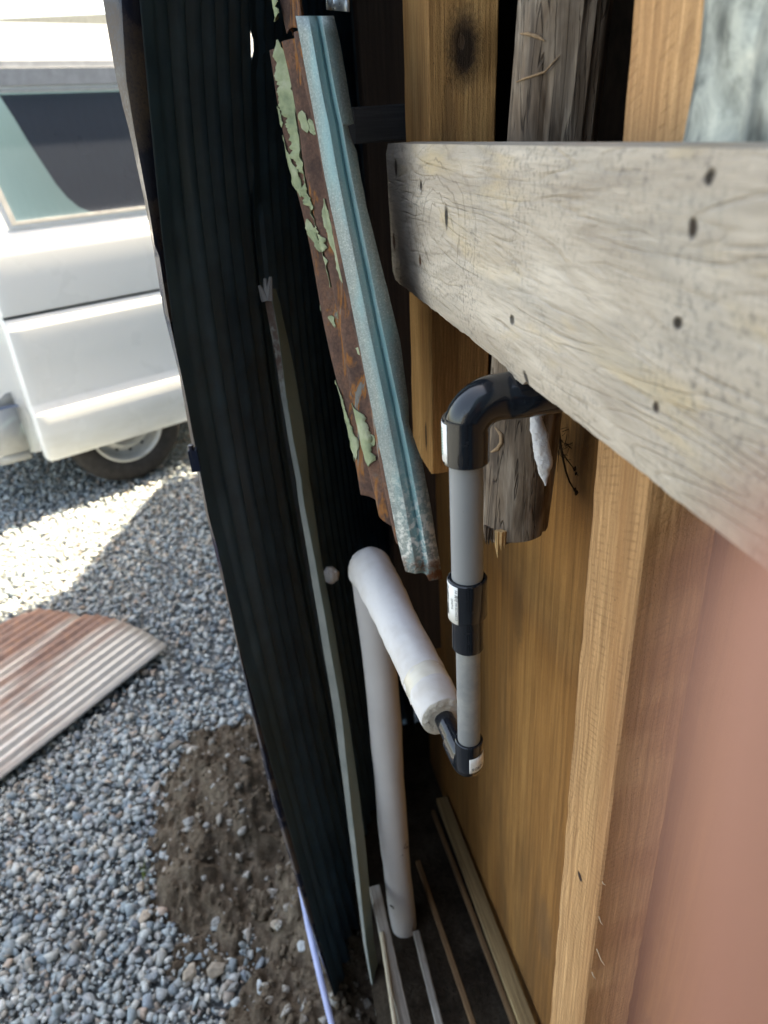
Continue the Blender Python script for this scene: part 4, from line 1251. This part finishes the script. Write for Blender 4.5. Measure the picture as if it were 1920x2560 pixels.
M_TYRE = plain('tyre_rubber', (.032, .03, .03), .8, .2, var=.3)
M_RIM = plain('steel_rim', (.42, .43, .43), .35, .5, .35, var=.08)
M_CAB = plain('van_interior', (.02, .02, .022), .9, .1)
# tinted clear glass
gm = bpy.data.materials.new('tinted_glass'); gm.use_nodes = True; gn = gm.node_tree
for nd in list(gn.nodes):
    if nd.type != 'OUTPUT_MATERIAL': gn.nodes.remove(nd)
out = [nd for nd in gn.nodes if nd.type == 'OUTPUT_MATERIAL'][0]
tr = gn.nodes.new('ShaderNodeBsdfTransparent'); tr.inputs[0].default_value = (.17, .29, .335, 1)
gl = gn.nodes.new('ShaderNodeBsdfGlossy'); gl.inputs['Roughness'].default_value = .03
fr_ = gn.nodes.new('ShaderNodeFresnel'); fr_.inputs[0].default_value = 1.5
mx = gn.nodes.new('ShaderNodeMixShader'); gn.links.new(fr_.outputs[0], mx.inputs[0]); gn.links.new(tr.outputs[0], mx.inputs[1]); gn.links.new(gl.outputs[0], mx.inputs[2]); df = gn.nodes.new('ShaderNodeBsdfDiffuse'); df.inputs[0].default_value = (.26, .30, .40, 1)      # bluish haze painted in for reflections on the pane
mx2 = gn.nodes.new('ShaderNodeMixShader'); mx2.inputs[0].default_value = .15; gn.links.new(mx.outputs[0], mx2.inputs[1]); gn.links.new(df.outputs[0], mx2.inputs[2]); gn.links.new(mx2.outputs[0], out.inputs[0])
M_TGLASS = gm

van = thing('van', 'white van with its sliding door pushed back over the rear wheel', 'van', vw(1.25, -.75, 0))
VL0, VL1, VW = -.47, 2.88, 1.47
# body shell: side outlines lofted across the width
prof = [(VL0, .30), (VL0 - .01, .9), (VL0 + .04, 1.25), (VL0 + .12, 1.72), (VL0 + .2, 1.86), (VL0 + .4, 1.915), (1.6, 1.915), (2.0, 1.86), (2.45, 1.28), (2.8, 1.05), (VL1, .85), (VL1, .32), (2.55, .28)]
def arch(cx_, r=.315): return [(cx_ + r*math.cos(a), .28 + r*math.sin(a)) for a in np.linspace(0, math.pi, 9)]
WHR, WHF = .135, 2.25
prof_low = [(2.6, .26)] + arch(WHF) + [(WHF - .33, .24), (WHR + .33, .24)] + arch(WHR) + [(WHR - .33, .26)]
prof_all = prof[:-1] + prof_low
def inset(z): return .045 + (max(0, z - 1.15)*.10) + (max(0, z - 1.7)*.6)
mb = MB(); n = len(prof_all)
ringsA = [vw(s, -inset(z), z) for s, z in prof_all]; ringsB = [vw(s, -VW + inset(z) - .045, z) for s, z in prof_all]
mb.add(ringsA + ringsB, [tuple(range(n)), tuple(n + i for i in range(n))[::-1]] + [(i, n + i, n + (i+1) % n, (i+1) % n) for i in range(n)])
body = obj('body', mb, M_VAN, van, smooth=30)
# roof rail / gutter
mb = MB(); mb.bar(vw(VL0 + .12, -.055, 1.755), vw(2.0, -.055, 1.755), .03, .02); obj('roof_gutter', mb, M_VTRIM, van)
# body quarter window behind the open door
def poly_panel(pts_, off, thick=.006):
    mb = MB(); n = len(pts_)
    A = [vw(s, -inset(z) + off, z) for s, z in pts_]; B = [vw(s, -inset(z) + off - thick, z) for s, z in pts_]
    mb.add(A + B, [tuple(range(n)), tuple(n + i for i in range(n))[::-1]] + [(i, n + i, n + (i+1) % n, (i+1) % n) for i in range(n)])
    return mb
qw = [(.0, 1.66), (.03, 1.58), (.055, 1.50), (.085, 1.42), (.115, 1.34), (.145, 1.285), (.18, 1.245), (.22, 1.222), (.28, 1.212), (.7, 1.212), (.7, 1.66)]
obj('quarter_window', poly_panel(qw[::-1], .004), M_DGLASS, van)
fw = [(.80, 1.66), (.80, 1.22), (1.55, 1.22), (1.55, 1.66)]
obj('side_window', poly_panel(fw, .004), M_DGLASS, van)
obj('front_window', poly_panel([(1.65, 1.66), (1.65, 1.22), (2.35, 1.2), (2.0, 1.66)], .004), M_DGLASS, van)
# tail lamp, bumper
mb = MB(); mb.bar(vw(VL0 + .01, -.09, .78), vw(VL0 + .06, -.09, 1.12), .10, .06, tuple(VN)); obj('tail_lamp', mb, plain('red_lamp', (.3, .02, .02), .2), van)
mb = MB()
bp = [(-.30, -.02, .0), (-.40, -.03, 0), (-.49, -.08, 0), (-.53, -.2, 0), (-.53, -VW + .15, 0), (-.47, -VW + .02, 0)]
for (z0, z1, o1) in ((.255, .30, -.012), (.30, .50, 0), (.50, .56, -.015)):
    A = [vw(s, o_ + o1, z0) for s, o_, _ in bp]; B = [vw(s, o_ + (o1 if z1 < .52 else o1 - .01), z1) for s, o_, _ in bp]
    mb.add(A + B, [(i, i+1, len(bp)+i+1, len(bp)+i) for i in range(len(bp)-1)])
obj('rear_bumper', mb, M_BUMP, van, smooth=50, solid=.004)
mb = MB(); mb.bar(vw(-.29, -.025, .50), vw(-.47, -.06, .51), .012, .012); obj('bumper_seam', mb, plain('blue_grey_trim', (.2, .24, .34), .5), van)
# wheels
def wheel(s, off, side, detail=False):
    c = vw(s, off, .283); ax = VN*side
    def lathe(prof_, n=56):
        V = []
        e1_ = VU; e2_ = np.array([0, 0, 1.0])
        for (r, d) in prof_:
            for k in range(n):
                a = 2*math.pi*k/n; V.append(c + ax*d + (e1_*math.cos(a) + e2_*math.sin(a))*r)
        m = MB(); m.add(V, [(i*n+k, i*n+(k+1) % n, (i+1)*n+(k+1) % n, (i+1)*n+k) for i in range(len(prof_)-1) for k in range(n)])
        return m
    rim = obj('wheel', lathe([(.172, -.05), (.172, -.006), (.178, -.002), (.178, .0), (.170, .002), (.163, -.004), (.158, -.018), (.150, -.034), (.132, -.038), (.118, -.026), (.102, -.020), (.085, -.026), (.074, -.040), (.045, -.042), (.036, -.034), (.030, -.012), (.0, -.010)]), M_RIM, van, smooth=35)
    obj('tyre', lathe([(.17, -.135), (.20, -.142), (.25, -.14), (.272, -.125), (.283, -.105), (.283, -.03), (.274, -.008), (.252, .006), (.225, .010), (.198, .007), (.18, .0), (.17, -.006)]), M_TYRE, rim, smooth=40)
    if not detail: return
    for k in range(12):
        a = 2*math.pi*k/12; d_ = VU*math.cos(a) + np.array([0, 0, 1])*math.sin(a)
        hm = MB(); hm.tube([c + d_*.126 - ax*.04, c + d_*.126 - ax*.029], .0085, 10); obj('vent_hole', hm, M_VDARK, rim)
    for k in range(4):
        a = 2*math.pi*k/4 + .5; d_ = VU*math.cos(a) + np.array([0, 0, 1])*math.sin(a)
        nm = MB(); nm.tube([c + d_*.056 - ax*.045, c + d_*.056 - ax*.028], .011, 6); obj('wheel_nut', nm, M_RIM, rim, smooth=30)
wheel(WHR, -.005, 1, True); wheel(WHF, -.005, 1); wheel(WHR, -VW + .02, -1); wheel(WHF, -VW + .02, -1)
for w_ in (WHR, WHF): obj('axle', MB().tube([vw(w_, -.30, .283), vw(w_, -VW + .3, .283)], .035, 10), M_VDARK, van)
mb = MB()
ub = [vw(-.25, -.33, .25), vw(2.6, -.33, .25), vw(2.6, -VW + .3, .25), vw(-.25, -VW + .3, .25)]
mb.add(ub + [p + (0, 0, .02) for p in ub], [(0,1,2,3),(7,6,5,4)]); obj('underbody', mb, M_VDARK, van)
# open sliding door: lofted along the van
DS0, DS1 = -.265, .78
dprof = [(.232, -.030), (.236, .004), (.26, .016), (.34, .024), (.455, .028), (.463, .026), (.497, .008), (.505, .006), (.66, .014), (.815, .017), (.825, .016), (.856, .004), (.862, .0), (.866, -.006), (.874, -.006), (.878, .002), (.95, .006), (1.10, .002), (1.195, -.006)]
mb = MB()
ss = [DS0, DS0 + .012, DS0 + .03] + list(np.linspace(DS0 + .06, DS1 - .03, 12)) + [DS1]
def door_fn(i, j):
    z, o_ = dprof[j]; s = ss[i]
    o2 = o_ + .030
    if i == 0: o2 -= .028
    elif i == 1: o2 -= .004
    low = max(0, (.33 - z))*0
    s2_ = s + (max(0, z - .875) * -.0 if i else 0) + (.02*max(0, (.27 - z)/.04) if i < 3 else 0)
    return tuple(vw(s2_, o2, z))
mb.add([door_fn(i, j) for j in range(len(dprof)) for i in range(len(ss))], [(j*len(ss)+i, j*len(ss)+i+1, (j+1)*len(ss)+i+1, (j+1)*len(ss)+i) for j in range(len(dprof)-1) for i in range(len(ss)-1)])
door = obj('sliding_door', mb, M_VAN, van, smooth=22, solid=.012, offset=-1)
setp(door, 'white sliding door panel covering the rear wheel')
mb = MB(); mb.bar(vw(DS0 + .01, .027, .870), vw(DS1, .027, .870), .006, .007); obj('door_seam', mb, M_VDARK, door)
# window frame and pane of the door
def dw(s, z, off=0.0): return vw(s, .026 - .006 - (z - 1.195)*.11 + off, z)
outer = [(-.135, 1.195), (-.215, 1.70), (DS1, 1.70), (DS1, 1.195)]
inner = [(-.098, 1.222), (-.168, 1.662), (DS1 - .05, 1.662), (DS1 - .05, 1.222)]
mb = MB(); A = [dw(*p) for p in outer]; B = [dw(*p) for p in inner]
mb.add(A + B, [(0,1,5,4),(1,2,6,5),(2,3,7,6),(3,0,4,7)]); obj('window_frame', mb, M_VAN, door, solid=.014, offset=0)
mb = MB(); A = [dw(s, z, .008) for s, z in [(-.118, 1.21), (-.185, 1.672), (DS1 - .045, 1.672), (DS1 - .045, 1.21)]]; B = [dw(s, z, .008) for s, z in inner]
mb.add(A + B, [(0,1,5,4),(1,2,6,5),(2,3,7,6),(3,0,4,7)]); obj('window_seal', mb, plain('pale_grey_seal', (.45, .45, .44), .6), door, solid=.004, offset=0)
mb = MB(); mb.add([dw(s, z, .0) for s, z in inner], [(0,1,2,3)]); obj('window_pane', mb, M_TGLASS, door)
mb = MB(); mb.bar(dw(-.23, 1.712, .006), dw(DS1, 1.712, .006), .030, .055); obj('door_rail', mb, M_VTRIM, door)
# ================================================================== CARPORT BEYOND
M_POST = plain('pale_steel', (.5, .5, .49), .5)
t = T('pale_roof_panel', .5, .4); t.color(t.mix(t.noise(3, 3), (.62, .62, .58), (.75, .75, .72))); M_CPR = t.m
cp = thing('carport', 'pale steel carport with slatted roof standing beyond the van', 'carport', (-2.0, 8.0, 0))
for x in (-4.0, .3):
    for y in (6.4, 10.2): obj('post', MB().box((x-.04, y-.04, 0), (x+.04, y+.04, 2.7)), M_POST, cp)
for y in (6.4, 10.2): obj('beam', MB().bar((-4.4, y, 2.74), (.8, y, 2.74), .07, .12), M_POST, cp)
for i in range(9):
    x = -4.3 + i*.62
    obj('rafter', MB().bar((x, 6.0, 2.80 + 0*i), (x + .0, 10.6, 3.1), .05, .09), M_POST, cp)
mb = MB(); mb.add([(-4.5, 5.9, 2.87), (.9, 5.9, 2.87), (.9, 10.7, 3.18), (-4.5, 10.7, 3.18)], [(0,1,2,3)]); obj('roof_panel', mb, M_CPR, cp, solid=.01)

# ================================================================== HAND OF THE PERSON TAKING THE PICTURE
# skin on head and hands, dark jacket and trousers elsewhere
t = T('skin_and_dark_clothes', .6, .35); n_ = t.noise(260, 4, .65); n2 = t.noise(220, 4); n3 = t.noise(24, 4)
skin_c = t.mix(t.ramp(n2, [(.3, 0.0), (.7, 1.0)]), (.36, .15, .10), (.46, .225, .16))
HANDC = EYE + ROT @ np.array([.035, -.045, .01])
near_hand = t.spot(tuple(HANDC), (.13, .13, .13), .02)
near_head = t.spot((-.10, -.33, 1.67), (.16, .16, .17), .02)
zc_ = t.sep()[2]
cloth = t.mix(t.smooth(zc_, .93, .90), t.mix(n3, (.022, .025, .035), (.04, .045, .06)), t.mix(n3, (.03, .03, .03), (.055, .055, .055)))
hair = t.smooth(zc_, 1.705, 1.72)
t.color(t.mix(hair, t.mix(t.math('MAXIMUM', near_hand, near_head), cloth, skin_c), (.012, .010, .009))); t.bump(n_, .3, .0006)
M_PERSON = t.m
def build_person():
    me = bpy.data.meshes.new('person')
    V, E, Rd = [], [], []
    def add(p, r, link=None):
        V.append(Vector(p)); Rd.append(r if hasattr(r, '__len__') else (r, r))
        if link is not None: E.append((link, len(V)-1))
        return len(V)-1
    def cs_(x, y, z): return EYE + ROT @ np.array([x, y, z])      # camera axes: right, up, back
    X = -.10
    pel = add((X, -.46, .93), (.15, .11))
    ch1 = add((X, -.45, 1.10), (.14, .10), pel)
    ch2 = add((X, -.43, 1.30), (.165, .105), ch1)
    nb = add((X, -.40, 1.44), (.075, .07), ch2)
    nk = add((X, -.38, 1.50), .052, nb)
    hd = add((X, -.35, 1.58), (.068, .075), nk)
    h2 = add((X, -.34, 1.68), (.078, .09), hd)
    add((X, -.35, 1.76), (.05, .055), h2)
    for sx in (-1, 1):                                             # legs
        k = add((X + sx*.095, -.46, .80), .088, pel)
        k = add((X + sx*.11, -.45, .47), .060, k)
        k = add((X + sx*.12, -.48, .12), .044, k)
        f = add((X + sx*.12, -.48, .05), .044, k)
        add((X + sx*.14, -.34, .03), .034, f)
    # left arm reaching forward under the phone
    k = add((X - .18, -.42, 1.38), .062, ch2)
    k = add((X - .22, -.36, 1.15), .046, k)
    k = add((X - .13, -.16, 1.24), .036, k)
    w_ = add((X - .06, -.07, 1.33), .027, k)
    lp = add((X - .045, -.045, 1.37), .026, w_)
    # right arm
    k = add((X + .18, -.42, 1.38), .062, ch2)
    k = add((X + .235, -.36, 1.14), .045, k)
    wr = add(cs_(.105, -.125, .085), .030, k)
    palm = add(cs_(.080, -.088, .050), .028, wr)
    # index finger: lies across the corner of the lens
    k = add(cs_(.052, -.070, .016), .0125, palm)
    k = add(cs_(.0200, -.0450, -.0080), .0088, k)
    k = add(cs_(.0117, -.0175, -.0128), .0078, k)
    k = add(cs_(.0126, -.0026, -.0130), .0073, k)
    k = add(cs_(.0129, .0014, -.0130), .0056, k)
    for i, (dx, dy) in enumerate(((.012, -.018), (.022, -.034), (.030, -.048))):
        k = add(cs_(.062 + dx, -.070 + dy, .012), .0115 - .0008*i, palm)
        k = add(cs_(.038 + dx, -.062 + dy, .004), .0092 - .0007*i, k)
        k = add(cs_(.022 + dx, -.060 + dy, .022), .0082 - .0007*i, k)
        k = add(cs_(.026 + dx, -.062 + dy, .036), .0070 - .0006*i, k)
    k = add(cs_(.068, -.068, .075), .0145, palm)
    k = add(cs_(.045, -.045, .080), .0110, k)
    k = add(cs_(.024, -.030, .075), .0090, k)
    # left hand fingers
    for i in range(4):
        q = np.array([X - .045 + .016*i - .01, -.02, 1.395 - .004*i])
        k = add(q, .0095, lp); k = add(q + (.004, .024, .012), .0082, k); add(q + (.006, .030, .034), .0070, k)
    k = add((X - .07, -.035, 1.405), .012, lp); add((X - .062, -.03, 1.43), .0095, k)
    me.from_pydata([tuple(v) for v in V], E, [])
    o = bpy.data.objects.new('person', me); C.objects.link(o)
    sk = o.modifiers.new('skin', 'SKIN'); sk.use_smooth_shade = True
    for i, d in enumerate(me.skin_vertices[0].data):
        d.radius = Rd[i]; d.use_root = (i == 0)
    sb = o.modifiers.new('subdivision', 'SUBSURF'); sb.levels = 2; sb.render_levels = 2
    me.materials.append(M_PERSON)
    return o
def cam_box(lo, hi):
    m = MB().box(lo, hi); m.v = [tuple(EYE + ROT @ np.array(v)) for v in m.v]; return m
t = T('phone_glass', .12, .5); t.color(t.mix(t.noise(40, 2), (.02, .02, .022), (.03, .03, .033))); M_PHONE = t.m
ph = thing('smartphone', 'unseen dark smartphone of the person taking the picture, added to block light', 'phone', EYE + ROT @ np.array([-.02, -.06, .008]))  # unseen phone, added to keep light off the near things
o = obj('casing', cam_box((-.056, -.132, .0035), (.017, .016, .0115)), M_PHONE, ph); bv = o.modifiers.new('round', 'BEVEL'); bv.width = .003; bv.segments = 3
obj('screen', cam_box((-.053, -.129, .0117), (.014, .013, .0121)), M_PHONE, ph)
person = build_person()  # body out of view, added to block light from behind
setp(person, 'person taking the picture, dark clothed body added to block light, one blurred fingertip showing at lower right', 'person')
for o in list(bpy.data.objects):
    if '_org' in o: del o['_org']
